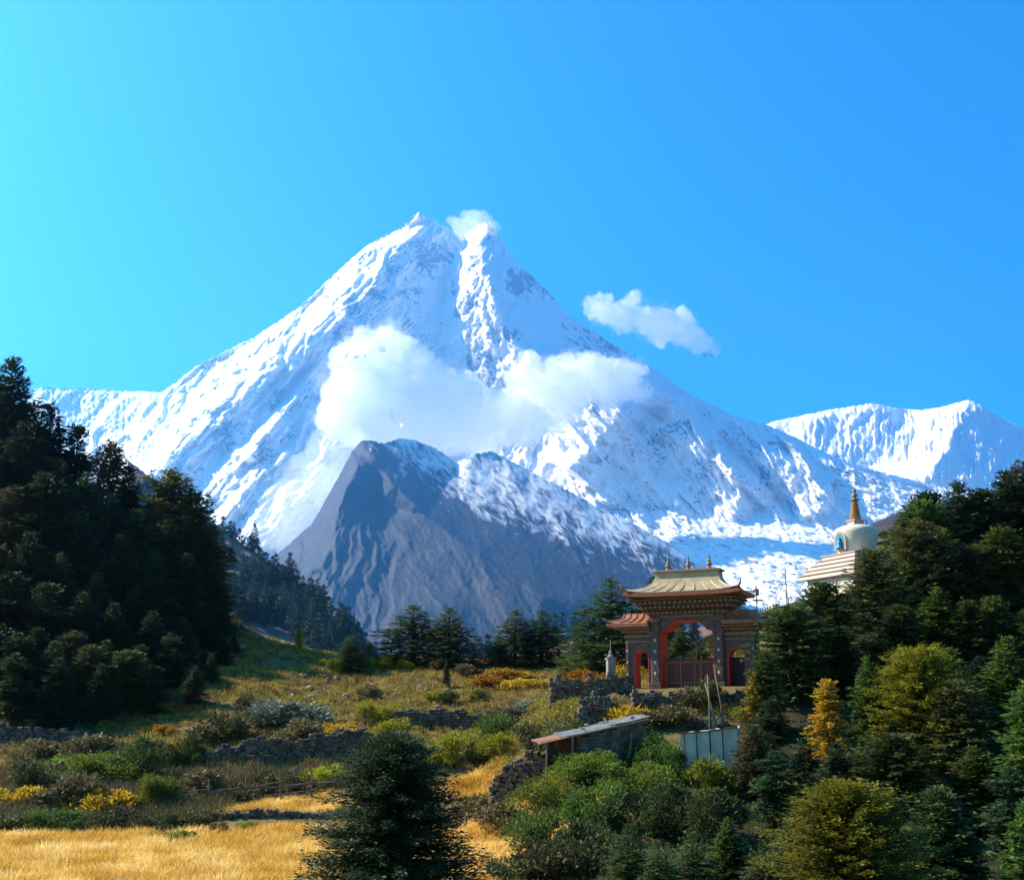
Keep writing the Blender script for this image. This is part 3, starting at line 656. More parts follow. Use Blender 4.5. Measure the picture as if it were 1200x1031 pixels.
# the large spruce in the foreground, finely built
big = conifer('near_spruce', M['fir'], 3, 700, .42, 'broad', .026, 250, droop=.12, up=.45, lump=.35, wid=.30, zb=.1)
p = W(462, 862, 27.5); zg = float(gz(p[0], p[1])) - .1; H = float(p[2]) - zg
e = empty('conifer_tree', (p[0], p[1], zg), .6, (H * 1.12, H * 1.12, H)); link('crown', big[0], e); link('trunk', big[1], e)
tag(e, 'large dark spruce in the foreground left of centre, in front of the wheat', 'tree')

# far trees on the hazy ridge
def fartree(px, py, d, h, wf=1., zoff=0):
    p = W(px, py, d); cm, tm = CON['far'][rr.randrange(3)]
    e = empty('conifer_tree', (p[0], p[1], p[2] - h), rr.uniform(0, 6.28), (h * wf, h * wf, h)); link('crown', cm, e); link('trunk', tm, e)
    tag(e, None, 'tree', 'trees on the hazy ridge behind the left forest'); e['_px'] = px; return e
L = []
for (px, py) in [(262, 606), (270, 611), (281, 620), (293, 628), (300, 632), (311, 648), (320, 652), (327, 660), (335, 664), (347, 676), (357, 684), (364, 686), (380, 686), (386, 700), (398, 716), (405, 724), (412, 722), (420, 730), (428, 742), (436, 756)]:
    L.append(fartree(px, py, float(np.interp(px, [262, 436], [950, 838])), 26 + rr.uniform(-3, 6), rr.uniform(1.1, 1.6)))
rowlabels(L, 'hazy blue conifer', 'the far wooded ridge skyline')
L = []
for (px, py) in [(560, 748), (572, 744), (618, 732), (626, 728), (640, 731), (651, 720), (660, 718), (672, 722), (688, 716), (741, 715), (757, 712), (866, 722), (900, 716)]:
    o = fartree(px, py, 700, 24 + rr.uniform(-3, 6), rr.uniform(.9, 1.3)); o['group'] = 'hazy trees in the valley behind the crest'; L.append(o)
rowlabels(L, 'pale blue hazy tree', 'the valley behind the crest')
def merged_wood(name, spots, label):
    Vs = []; Rs = []; n0 = 0; Fs = []
    for (x, y, z, h, w, a) in spots:
        me = CON['far'][rr.randrange(3)][0]
        v = np.empty(len(me.vertices) * 3, np.float32); me.vertices.foreach_get('co', v); v = v.reshape(-1, 3)
        r = np.empty(len(me.vertices), np.float32); me.attributes['rnd'].data.foreach_get('value', r)
        ca, sa = math.cos(a), math.sin(a)
        v = np.stack([(v[:, 0] * ca - v[:, 1] * sa) * w + x, (v[:, 0] * sa + v[:, 1] * ca) * w + y, v[:, 2] * h + z], 1)
        Vs.append(v); Rs.append(r)
    V_ = np.concatenate(Vs); n = len(V_) // 4
    o = link(name, raw_mesh(name, V_, np.arange(n * 4).reshape(n, 4), {'rnd': np.concatenate(Rs)}, [M['farfir']]))
    return tag(o, label, 'woodland', kind='stuff')
bpy.context.view_layer.update()
dg = bpy.context.evaluated_depsgraph_get()
def hillspots(obj, n, xr, yr, seed, h0, keep=lambda u, v: True):
    rs = random.Random(seed); me = obj.data; out_ = []; tries = 0
    V_ = np.empty(len(me.vertices) * 3, np.float32); me.vertices.foreach_get('co', V_); V_ = V_.reshape(-1, 3)
    while len(out_) < n and tries < n * 30:
        tries += 1; v = V_[rs.randrange(len(V_))]
        if not (xr[0] < v[0] / v[1] < xr[1] and yr[0] < v[1] < yr[1]): continue
        if pn(v[0] / 60., v[1] / 60., 5) > .12: continue
        h = h0 * rs.uniform(.7, 1.2); out_.append((v[0] + rs.uniform(-4, 4), v[1] + rs.uniform(-4, 4), v[2] - 1, h, h * rs.uniform(1, 1.4), rs.uniform(0, 6)))
    return out_
merged_wood('woodland', hillspots(hz, 420, (-.40, -.08), (540, 960), 3, 19), 'hazy conifer wood covering the far ridge behind the left forest')
merged_wood('woodland', hillspots(bpy.data.objects['far_wooded_hill'], 260, (-.12, .3), (500, 760), 4, 15), 'pale hazy wood in the valley behind the crest trees')

# ------------------------------------------------------------------ shrubs, one by one
GB = 'shrubs on the terraces and meadow'
BL = [
 ('silver', 338, 812, 84, 80, 'large silvery grey-green shrub above the long stone wall'),
 ('silver', 300, 822, 83, 40, 'small silvery shrub at the left end of the large silvery shrub'),
 ('brownolive', 262, 828, 80, 66, 'dark olive shrub left of the large silvery shrub'),
 ('brownolive', 295, 812, 86, 36, 'low brown-green shrub above the dark olive shrub, at the forest shadow'),
 ('amber', 196, 843, 79, 24, 'small orange shrub at the foot of the forest shade'),
 ('olive', 380, 893, 66, 44, 'round yellow-green shrub below the right end of the long stone wall'),
 ('leaf', 126, 877, 70, 84, 'wide green shrub mound at the left end of the long stone wall'),
 ('lime', 66, 882, 69, 34, 'bright green shrub left of the wide green mound'),
 ('brownolive', 38, 884, 71, 60, 'dull grey-brown shrub near the left frame edge'),
 ('brownolive', 199, 876, 71, 34, 'small olive shrub right of the wide green mound'),
 ('yellow', 124, 916, 61.5, 66, 'golden yellow shrub above the left part of the wheat'),
 ('yellow', 15, 914, 62, 58, 'golden yellow shrub at the left frame edge'),
 ('amber', 152, 925, 61.8, 30, 'orange tinged shrub beside the golden shrub, near the rail fence'),
 ('green', 60, 945, 59, 70, 'dark green shrub below the golden one, at the left wheat edge'),
 ('brownolive', 10, 948, 58.8, 60, 'dark shrub in the left corner of the wheat edge'),
 ('blue', 100, 950, 58.6, 54, 'blackish green shrub on the wheat edge'),
 ('brownolive', 145, 945, 59, 56, 'brown-green shrub on the wheat edge below the golden shrub'),
 ('blue', 190, 952, 58.6, 50, 'dark shrub on the wheat edge below the rail fence post'),
 ('brownolive', 232, 945, 59, 46, 'brown shrub on the wheat edge, middle of the fence'),
 ('lime', 214, 967, 57.6, 30, 'tiny bright green plant at the wheat edge'),
 ('lime', 292, 958, 57.6, 22, 'small bright green plant by the low wall above the wheat'),
 ('dry', 252, 962, 57.6, 26, 'pale dry bush at the wheat edge'),
 ('leaf', 182, 905, 64, 50, 'green-brown shrub behind the rail fence'),
 ('dry', 80, 905, 64.5, 70, 'brown dry shrub between the two golden shrubs'),
 ('dry', 230, 898, 66, 60, 'brown dry shrub behind the middle of the rail fence'),
 ('brownolive', 300, 905, 65.5, 56, 'olive brown shrub below the long stone wall'),
 ('brownolive', 340, 903, 66, 40, 'green shrub below the long stone wall, right of the olive brown one'),
 ('olive', 431, 765, 107, 26, 'leftmost of the three round yellow bushes on the crest'),
 ('olive', 450, 768, 107, 26, 'middle one of the three round yellow bushes on the crest'),
 ('olive', 475, 771, 107, 20, 'rightmost of the three round yellow bushes on the crest'),
 ('leaf', 394, 770, 106, 24, 'small green bush at the foot of the left crest spruce'),
 ('olive', 378, 768, 108, 20, 'pale yellow bush left of the left crest spruce'),
 ('dry', 512, 772, 106, 24, 'small brown bush below the ragged spruce'),
 ('dry', 548, 776, 104, 28, 'brown bush right of the ragged spruce'),
 ('olive', 510, 805, 93, 26, 'yellow-green bush left of the column shaped conifer'),
 ('green', 527, 806, 92, 22, 'green bush at the foot of the column shaped conifer'),
 ('green', 560, 806, 92, 22, 'dark green bush right of the column shaped conifer'),
 ('olive', 430, 820, 88, 34, 'yellow-green bush above the upper stone wall'),
 ('olive', 455, 822, 88, 32, 'olive bush at the left end of the upper stone wall'),
 ('amber', 405, 838, 83, 44, 'amber bush above the right end of the long stone wall'),
 ('olive', 460, 838, 76, 40, 'yellow bush in front of the upper wall\'s left end'),
 ('dry', 360, 838, 82, 50, 'rusty dry bush above the long stone wall'),
 ('dry', 430, 800, 96, 30, 'rusty bush on the slope below the round bushes'),
 ('olive', 535, 850, 74, 62, 'large yellow-green bush below the upper stone wall'),
 ('green', 570, 862, 73, 40, 'grey-green bush between the two yellow-green bushes'),
 ('olive', 590, 853, 73, 44, 'yellow-green bush left of the hut'),
 ('leaf', 480, 866, 72, 60, 'green bush below the upper wall, above the large spruce'),
 ('yellow', 505, 862, 73, 36, 'yellow flowering bush above the large spruce'),
 ('green', 590, 832, 80, 50, 'dark green bush right of the upper stone wall'),
 ('yellow', 575, 786, 103, 44, 'golden bush below the twin spruces'),
 ('yellow', 610, 790, 101, 40, 'golden bush right of the twin spruces'),
 ('amber', 640, 790, 99, 44, 'amber bush left of the forked dead trunk'),
 ('amber', 600, 803, 96, 50, 'amber bush on the slope below the golden bushes'),
 ('yellow', 682, 778, 92, 34, 'yellow bush behind the stone platform wall'),
 ('yellow', 735, 773, 88, 40, 'yellow bush seen just left of the gateway'),
 ('yellow', 700, 783, 86, 30, 'low yellow bush beside the stone pillar'),
 ('yellow', 757, 770, 80, 26, 'yellow bush seen through the left doorway of the gateway'),
 ('silver', 655, 808, 80, 50, 'grey-green weeds below the forked dead trunk'),
 ('silver', 628, 815, 84, 44, 'silvery weeds left of the stone platform wall'),
 ('dry', 600, 825, 82, 44, 'dry bush in the meadow left of the hut'),
 ('brownolive', 660, 838, 66, 60, 'olive bush between the platform wall and the hut'),
 ('brownolive', 625, 842, 68, 50, 'brown-green bush up the slope left of the hut'),
 ('yellow', 736, 818, 59, 48, 'yellow shrub above the hut roof'),
 ('dry', 705, 812, 63, 40, 'dry bush on the bank under the gateway\'s left wing'),
 ('dry', 790, 822, 60, 50, 'dry brown bush on the bank below the gateway doors'),
 ('dry', 765, 830, 59, 40, 'grey brown bush right of the yellow shrub above the hut'),
 ('brownolive', 822, 795, 60.5, 46, 'dark bush standing in front of the right half of the gateway doors'),
 ('green', 758, 852, 54, 60, 'dark green bush between the hut and the white shelter'),
 ('green', 785, 868, 52, 56, 'green bush just left of the white tarpaulin shelter'),
 ('leaf', 690, 878, 46, 84, 'large green and yellow bush in front of the hut'),
 ('leaf', 640, 905, 45, 74, 'sloping green bush left of the large one in front of the hut'),
 ('leaf', 745, 884, 46, 80, 'yellow topped green bush right of the large one'),
 ('green', 700, 915, 43, 80, 'dark green bush in front of the hut bushes'),
 ('lime', 832, 878, 47, 66, 'bright lime green bush in front of the white tarpaulin shelter'),
 ('blue', 770, 915, 43, 74, 'dark bush below the yellow topped one'),
 ('blue', 830, 920, 42, 80, 'dark green bush below the lime green bush'),
 ('green', 640, 945, 41, 74, 'deep green bush right of the wheat'),
 ('brownolive', 655, 978, 36, 90, 'brown-olive bush at the bottom edge, right of the wheat'),
 ('brownolive', 600, 1000, 35, 60, 'olive bush at the bottom edge, at the wheat\'s right corner'),
 ('dry', 560, 930, 62, 50, 'grey-brown bush between the two wheat patches'),
 ('dry', 590, 935, 58, 56, 'dry bush at the foot of the stone ruin'),
 ('silver', 617, 905, 58, 40, 'pale weeds at the foot of the stone ruin'),
 ('blue', 690, 960, 39, 80, 'dark bush at the bottom, right of the wheat'),
 ('silver', 830, 835, 57, 34, 'greyish bush above the white shelter'),
 ('olive', 875, 820, 57, 36, 'yellow-green bush below the small yellow tree'),
 ('dry', 50, 862, 77, 50, 'dry grey bush before the low shaded wall'),
 ('dry', 110, 858, 78, 60, 'brown dry bush at the foot of the shaded slope'),
 ('blue', 160, 862, 76, 60, 'blackish bush at the foot of the shaded slope'),
 ('blue', 215, 862, 75, 50, 'dark bush in shade above the long wall\'s left end'),
 ('dry', 145, 872, 73, 36, 'small brown bush behind the wide green mound'),
 ('amber', 640, 868, 60, 30, 'rusty bush by the hut\'s left eave'),
 ('yellow', 708, 868, 50, 26, 'small orange-yellow bush in front of the hut wall')]
HR = {(126, 877): .42, (60, 945): .4, (10, 948): .42, (100, 950): .42, (145, 945): .5, (190, 952): .44, (232, 945): .6, (124, 916): .55, (15, 914): .5, (575, 786): .4, (610, 790): .4, (640, 790): .4, (600, 803): .35, (338, 812): .5, (262, 828): .6, (690, 878): .55, (640, 905): .6, (745, 884): .6, (832, 878): .75, (535, 850): .75, (480, 866): .6}
for k, px, py, d, w, lab in BL:
    bush(k, px, py, d, w, lab, GB, hr=HR.get((px, py)))

# ------------------------------------------------------------------ loose ground cover (stuff)
def scatter(name, mat, n, region, seed, builder, label, cat):
    rs = np.random.RandomState(seed); xs, ys = region(rs, n)
    zs = gz(xs, ys); Q = builder(rs, xs, ys, zs)
    o = link(name, leafmesh(name, Q, rs, mat, 5)); return tag(o, label, cat, kind='stuff')
def blades(per, hmin, hmax, wid, spread, lean=.35):
    def f(rs, x, y, z):
        n = len(x); x = np.repeat(x, per) + rs.normal(0, spread, n * per); y = np.repeat(y, per) + rs.normal(0, spread, n * per); z = np.repeat(z, per)
        P = np.stack([x, y, z - .03], 1); D = np.stack([rs.normal(.12, lean, n * per), rs.normal(0, lean, n * per), np.ones(n * per)], 1)
        h = rs.uniform(hmin, hmax, n * per)
        return quads(P, D, rs.normal(0, 1, (n * per, 3)) * np.array([1, 1, .1]) + np.array([0, -.6, 0]), h, h * 0 + wid)
    return f
def clumps(per, r0, r1, ls):
    def f(rs, x, y, z):
        n = len(x); r = np.repeat(rs.uniform(r0, r1, n), per); d = unit(rs.normal(0, 1, (n * per, 3))); d[:, 2] = np.abs(d[:, 2])
        P = np.stack([np.repeat(x, per), np.repeat(y, per), np.repeat(z, per) - .05], 1) + d * (r * rs.uniform(.4, 1, n * per))[:, None] * np.array([1, 1, .8])
        D = d + rs.normal(0, .5, d.shape) + np.array([0, 0, .5]); l = ls * rs.uniform(.6, 1.4, n * per)
        return quads(P - unit(D) * l[:, None] * .4, D, rs.normal(0, 1, d.shape), l, l * .5)
    return f
def meadow(rs, n):
    x = rs.uniform(-34, 24, n * 2); y = rs.uniform(60, 120, n * 2); dens = fbm(x / 6, y / 6, 3, 41)
    ok = (dens > -.8 + .7 * rs.rand(n * 2)) & ~((np.abs(x - 11) < 6.5) & (np.abs(y - 67) < 4.6)) & (x > -30 - (y < 80) * 12) & (x < 14 + (y - 60) * .15)
    ok &= ~((x > -14) & (x < -8.5) & (y > 59) & (y < 64)) & ~((x > -5) & (x < 0) & (y > 62) & (y < 69.5)) & ~((x > 2.5) & (x < 12) & (y < 57))
    return x[ok][:n], y[ok][:n]
scatter('heath', M['heath'], 6500, meadow, 1, clumps(60, .12, .6, .12), 'low brown and rusty heath bushes over the meadow', 'heath')
scatter('weeds', M['olive'], 1500, meadow, 2, clumps(70, .15, .6, .12), 'low olive weeds dotted over the meadow', 'weeds')
scatter('grass', M['straw'], 26000, meadow, 4, blades(6, .12, .5, .035, .18, .5), 'tufts of dry yellow grass over the meadow', 'grass')
scatter('slope_weeds', M['heath'], 1500, lambda rs, n: (rs.uniform(-1.5, 3.6, n), rs.uniform(60, 76, n)), 14, clumps(60, .15, .6, .12), 'brown weeds on the steep bank left of the stone ruin', 'weeds')
def belt(rs, n):
    x = rs.uniform(-36, -9, n); y = rs.uniform(57.8, 71, n); ok = ~((x > -15) & (y < 66)); return x[ok], y[ok]
scatter('undergrowth', M['brownolive'], 1300, belt, 5, clumps(80, .25, .8, .13), 'tangled brown-green undergrowth between wheat and long stone wall', 'undergrowth')
scatter('dry_weeds', M['dry'], 2200, belt, 6, blades(14, .3, 1.0, .03, .25, .4), 'dry brown weeds around the rail fence', 'weeds')
def under_r(rs, n):
    x = rs.uniform(1.5, 45, n); y = rs.uniform(30, 96, n); ok = ~((np.abs(x - 11) < 7.5) & (np.abs(y - 67) < 7)) & ~((x < 14) & (y > 48.5) & (y < 62)) & (x > 1.5 + (y - 60) * .45)
    return x[ok], y[ok]
scatter('forest_undergrowth', M['green'], 1700, under_r, 7, clumps(70, .3, 1.1, .18), 'dark green undergrowth between the right forest trees', 'undergrowth')
def under_l(rs, n):
    x = rs.uniform(-75, -28, n); y = rs.uniform(76, 125, n); return x, y
scatter('slope_undergrowth', M['brownolive'], 1500, under_l, 8, clumps(60, .3, 1.0, .2), 'dark undergrowth between the left forest trees', 'undergrowth')
def wheat(rs, n):
    x = rs.uniform(-36, 4.5, n); y = 33 + (57.3 - 33) * rs.rand(n) ** .9
    ok = (y < 57 + .5 * fbm(x / 3, y / 3, 2, 3)) & (x < 3.0 + 1.3 * fbm(x / 3, y / 3, 2, 4)) & (np.abs(x / y) < .5)
    return x[ok], y[ok]
def wheatb(rs, x, y, z):
    Q = blades(5, .22, .6, .03, .2, .5)(rs, x, y, z + .22 * fbm(x / 3.2, y / 1.6, 3, 9))
    sw = .32 * fbm(x / 2.2, y / 1.5, 3, 13)[:, None]; sw = np.repeat(sw, 5, 0); Q = Q.copy(); Q[:, 2, 0] += sw[:, 0]; Q[:, 1, 0] += sw[:, 0] * .35; Q[:, 3, 0] += sw[:, 0] * .35; Q[:, 2, 2] -= np.abs(sw[:, 0]) * .5
    return Q
scatter('wheat', M['wheat'], 42000, wheat, 9, wheatb, 'ripe golden wheat filling the field at the bottom left', 'wheat')
scatter('wheat', M['wheat'], 4200, lambda rs, n: (rs.uniform(-14.6, -8.2, n), rs.uniform(59.2, 65.6, n)), 10, wheatb, 'small strip of golden wheat on the step above the field', 'wheat')
scatter('wheat', M['wheat'], 3000, lambda rs, n: (rs.uniform(-4.6, -.4, n), rs.uniform(62.6, 66.2, n)), 11, wheatb, 'small golden wheat patch behind the large spruce, left of the ruin', 'wheat')

# ------------------------------------------------------------------ stone
M['stone'] = surf('wall_stone', [(.04, .034, .028), (.095, .08, .062), (.20, .165, .13)], 2.2, .9, .6, 12)
M['pale_stone'] = surf('pale_stone', [(.13, .11, .085), (.27, .23, .185)], 3, .9, .5, 12)
def stone_wall(px0, px1, d0, d1, hfun, label, cat='stone wall', thick=.55, sz=.32, seed=0, zbase=None, name='stone_wall'):
    """dry-stone wall of stacked irregular blocks; hfun(t) -> height"""
    rs = random.Random(seed); a = W(px0, 830, d0); b_ = W(px1, 830, d1); x0, y0, x1, y1 = a[0], a[1], b_[0], b_[1]
    Ln = math.hypot(x1 - x0, y1 - y0); ang = math.atan2(y1 - y0, x1 - x0); mb = MB()
    zc = [float(gz_raw(x0 + (x1 - x0) * k / 8, y0 + (y1 - y0) * k / 8 - .7)) for k in range(9)] if zbase is None else [zbase[0] + (zbase[1] - zbase[0]) * k / 8 for k in range(9)]
    course = sz * .62; maxh = max(hfun(k / 10) for k in range(11))
    for c in range(int((maxh + .6) / course) + 1):
        s = -rs.random() * sz
        while s < Ln:
            w = sz * rs.uniform(.5, 1.5); t_ = min(1, max(0, (s + w / 2) / Ln)); h = hfun(t_) * (1 + .22 * float(pn(t_ * 17, seed + .5)))
            cx = x0 + (x1 - x0) * t_; cy_ = y0 + (y1 - y0) * t_; zb_ = float(np.interp(t_ * 8, range(9), zc)) - .35; z = c * course
            if z < h + .35 - rs.random() * course * .6:
                dx = rs.uniform(-.1, .1); hh = course * rs.uniform(.75, 1.35)
                mb.box(cx - w * .48, cx + w * .48, cy_ - thick / 2 + dx, cy_ + thick / 2 + dx, zb_ + z, zb_ + z + hh, ang + rs.uniform(-.12, .12), (cx, cy_), sz * .13, rs)
            s += w * .95
    o = mb.build(name, M['stone'], None, bevel=.035)
    return tag(o, label, cat)
stone_wall(110, 432, 71.8, 72.2, lambda t: .5 + 1.75 * max(0, t - .1) ** .8, 'long dry stone terrace wall across the left meadow', seed=1)
stone_wall(462, 652, 80, 80, lambda t: 1.35 - .3 * t + .1 * math.sin(t * 20), 'upper dry stone terrace wall in the middle of the meadow', seed=2)
stone_wall(-10, 104, 79, 79, lambda t: 1.3 - .3 * t, 'low shaded stone wall at the left frame edge below the forest', seed=3)
stone_wall(256, 385, 58.6, 58.6, lambda t: .45, 'dark low wall holding the small wheat step', seed=4, sz=.26)
stone_wall(646, 742, 64.6, 64.6, lambda t: 1.5, zbase=(.15, .35), label= 'stone platform wall left of the gateway', seed=5, sz=.24)
stone_wall(679, 714, 60.5, 60.5, lambda t: 2.0 - .5 * abs(t - .4), zbase=(-1.5, -1.3), label= 'stump of a ruined stone wall above the hut', seed=6, thick=.9, sz=.28)
stone_wall(578, 640, 56, 55.5, lambda t: .6 + 1.2 * math.sin(t * 2.6), zbase=(-4.4, -3.9), label= 'crumbling dark stone ruin left of the hut', seed=7, thick=1.0, sz=.3)
stone_wall(742, 900, 61.6, 61.6, lambda t: 1.15, zbase=(-.3, -.3), label='stone retaining wall under the gateway', seed=8, sz=.26)
stone_wall(230, 300, 76.5, 76.5, lambda t: .35, 'low stone edge below the dark olive shrub', seed=12)
def rock_mesh(seed):
    rs = np.random.RandomState(seed); import bmesh
    bm = bmesh.new(); bmesh.ops.create_icosphere(bm, subdivisions=2, radius=.5)
    for v in bm.verts:
        n = float(pn(v.co.x * 2.3 + seed, v.co.y * 2.3 + v.co.z * 1.7, seed)); v.co *= 1 + .45 * n
        v.co.z *= .62
    me = bpy.data.meshes.new('rock'); bm.to_mesh(me); bm.free(); me.materials.append(M['pale_stone']); return me
RK = [rock_mesh(k) for k in range(4)]
def rock(px, py, d, w, label, group):
    q = rayground(px, py, d, 12, 14)
    if q is None: q = W(px, py, d); q[2] = float(gz(q[0], q[1]))
    o = link('rock', RK[rr.randrange(4)], None, (q[0], q[1], q[2] + w * .22), rr.uniform(0, 6.28), (w, w * rr.uniform(.6, 1), w * rr.uniform(.5, .9)))
    return tag(o, label, 'rock', group)
def pxrow(n, x0, x1, y0, y1, d, w0, w1, label, group):
    for k in range(n): rock(rr.uniform(x0, x1), rr.uniform(y0, y1), d, w0 + (w1 - w0) * rr.random() ** 2, label, group)
pxrow(100, 430, 535, 786, 832, 95, .2, .6, 'pale stone lying in the rubble patch in the middle of the meadow', 'stones of the meadow rubble patch')
pxrow(40, 96, 180, 898, 912, 69, .15, .55, 'pale stone tumbled at the left end of the long terrace wall', 'tumbled stones at the long wall end')
pxrow(30, 25, 95, 845, 862, 80, .2, .7, 'grey stone fallen before the shaded wall at the left edge', 'fallen stones by the shaded wall')
pxrow(22, 300, 375, 848, 856, 80, .2, .7, 'pale stone below the large silvery shrub', 'stones below the silvery shrub')
pxrow(30, 340, 425, 785, 822, 96, .2, .8, 'dark boulder on the grassy slope by the forest shadow', 'boulders on the left slope')
pxrow(16, 585, 650, 925, 945, 56, .2, .6, 'stone fallen from the ruin left of the hut', 'stones by the ruin')
rock(345, 908, 70, .9, 'pale boulder at the foot of the long stone wall', None)
rock(283, 762, 110, 1.3, 'dark boulder on the left crest at the forest edge', None)

# ------------------------------------------------------------------ gateway
M['gate'] = surf('carved_brown', [(.075, .045, .035), (.13, .08, .06), (.19, .12, .09)], 5, .8, .7, 14, bdist=.03)
M['gatelight'] = surf('carved_tan', [(.20, .12, .08), (.30, .20, .13)], 6, .8, .5, 20)
M['red'] = surf('red_paint', [(.55, .025, .02), (.78, .05, .035)], 2, .55, .1, 8)
M['gold'] = surf('pale_gold_sheet', [(.28, .21, .11), (.43, .34, .20)], 2, .45, .15, 6, spec=.5)
M['copper'] = surf('orange_brown_sheet', [(.24, .085, .04), (.38, .15, .08)], 2, .5, .2, 6, spec=.5)
M['fascia'] = surf('fascia_red_brown', [(.27, .09, .05), (.38, .15, .08)], 3, .7, .3, 10)
M['bronze'] = surf('dark_bronze', [(.16, .10, .06), (.30, .20, .11)], 6, .5, .2, 12, spec=.6)
M['doorwood'] = surf('dark_red_door_wood', [(.10, .03, .025), (.18, .06, .045)], 3, .75, .5, 14, stretch=(1, 1, .15))
M['darkdoor'] = surf('blue_black_door', [(.02, .03, .035), (.04, .05, .055)], 3, .7, .3, 10)
M['medal'] = surf('pale_ornament', [(.45, .40, .34), (.62, .56, .48)], 10, .8, .3, 20)
p = W(810, 808, 66.6); YAW = R(-24); gz0 = 1.12
gate = empty('gateway', (p[0], p[1], gz0), YAW)
tag(gate, 'large ornate brown and red gateway with pale gold roof and three openings', 'gateway')
T = .72                                                            # half thickness
mb = MB(); mb.prism([(-2.2, 0), (-1.62, 0), (-1.62, 3.35), (-1.25, 3.45), (-1.0, 3.75), (-.6, 3.98), (.6, 3.98), (1.0, 3.75), (1.25, 3.45), (1.62, 3.35), (1.62, 0), (2.2, 0), (2.2, 4.6), (-2.2, 4.6)], -T, T)
mb.build('central_wall', M['gate'], gate, bevel=.03)
inn = [(-1.62, 0), (-1.62, 3.35), (-1.25, 3.45), (-1.0, 3.75), (-.6, 3.98), (.6, 3.98), (1.0, 3.75), (1.25, 3.45), (1.62, 3.35), (1.62, 0)]
def lining(pts, th, y0, y1, name='arch_lining'):
    cx = sum(x for x, z in pts) / len(pts); n = len(pts); ins = []
    for i, (x, z) in enumerate(pts):
        if i in (0, n - 1): ins.append((x + (th if x < cx else -th), z)); continue
        ax_, az = pts[i - 1]; bx, bz = pts[i + 1]; tx, tz = bx - ax_, bz - az; l = math.hypot(tx, tz); ins.append((x + tz / l * th, z - tx / l * th))
    mb = MB(); vs = []; fs = []
    for y in (y0, y1): vs += [(x, y, z) for x, z in pts] + [(x, y, z) for x, z in ins]
    for i in range(n - 1):
        fs += [(i, n + i, n + i + 1, i + 1), (2 * n + i, 2 * n + i + 1, 3 * n + i + 1, 3 * n + i), (n + i, 3 * n + i, 3 * n + i + 1, n + i + 1)]
    return mb.add(vs, fs).build(name, M['red'], gate)
lining(inn, .07, -T - .012, T - .05)
for s_, nm in ((-1, 'column'), (1, 'column')):                      # engaged columns with caps, bases and ornaments
    xc = s_ * 1.9; mb = MB(); mb.box(xc - .24, xc + .24, -T - .12, -T, .35, 3.9); mb.box(xc - .34, xc + .34, -T - .2, -T - .002, 0, .35); mb.box(xc - .33, xc + .33, -T - .19, -T - .002, 3.2, 3.36); mb.box(xc - .36, xc + .36, -T - .2, -T - .002, 3.9, 4.15); mb.box(xc - .3, xc + .3, -T - .16, -T - .002, 3.55, 3.7)
    o = mb.build('column', M['gate'], gate, bevel=.02)
    for z in (.9, 1.55, 2.2, 2.85):
        MB().add([(xc - .09, -T - .135, z), (xc, -T - .135, z - .12), (xc + .09, -T - .135, z), (xc, -T - .135, z + .12), (xc, -T - .17, z)], [(0, 1, 4), (1, 2, 4), (2, 3, 4), (3, 0, 4), (3, 2, 1, 0)]).build('ornament', M['medal'], o)
# entablature, growing outwards under the eave
mb = MB()
for z0, z1, e_ in ((4.05, 4.16, .06), (4.3, 4.42, .12), (4.6, 4.72, .28), (4.86, 4.98, .62), (5.12, 5.24, .95)):
    mb.box(-2.2 - e_, 2.2 + e_, -T - e_ * .9 - .02, T + e_ * .9 + .02, z0, z1)
mb.frustum((-2.25, 2.25, -T - .1, T + .1, 4.6), (-2.95, 2.95, -T - .85, T + .85, 5.26))
mb.build('cornice', M['gate'], gate, bevel=.015)
mb = MB()
for z, e_ in ((4.45, .15), (4.75, .5), (5.0, .8)):
    n = 17 + int(e_ * 4); hw = 2.2 + e_
    for k in range(n):
        x = -hw + 2 * hw * (k + .5) / n; mb.box(x - .07, x + .07, -T - e_ * .9 - .14, -T - e_ * .9 + .1, z - .06, z + .06)
    for sx in (-1, 1):
        for k in range(7):
            y = (-T - e_ * .9) + 2 * (T + e_ * .9) * (k + .5) / 7; mb.box(sx * (hw) - .1, sx * hw + .1, y - .07, y + .07, z - .06, z + .06)
for z, e_ in ((4.45, .15), (4.75, .5), (5.0, .8)):
    q = T + e_ * .9 + .04; w_ = 2.2 + e_ + .02
    mb.box(-w_, w_, -q, q, z - .02, z + .02)
mb.build('bracket_row', M['gatelight'], gate)
mb = MB(); mb.box(-1.6, 1.6, -T - .05, -T, 4.18, 4.29); mb.box(-1.5, 1.5, -T - .08, -T - .05, 4.2, 4.27); mb.build('lintel_band', M['gatelight'], gate, bevel=.01)
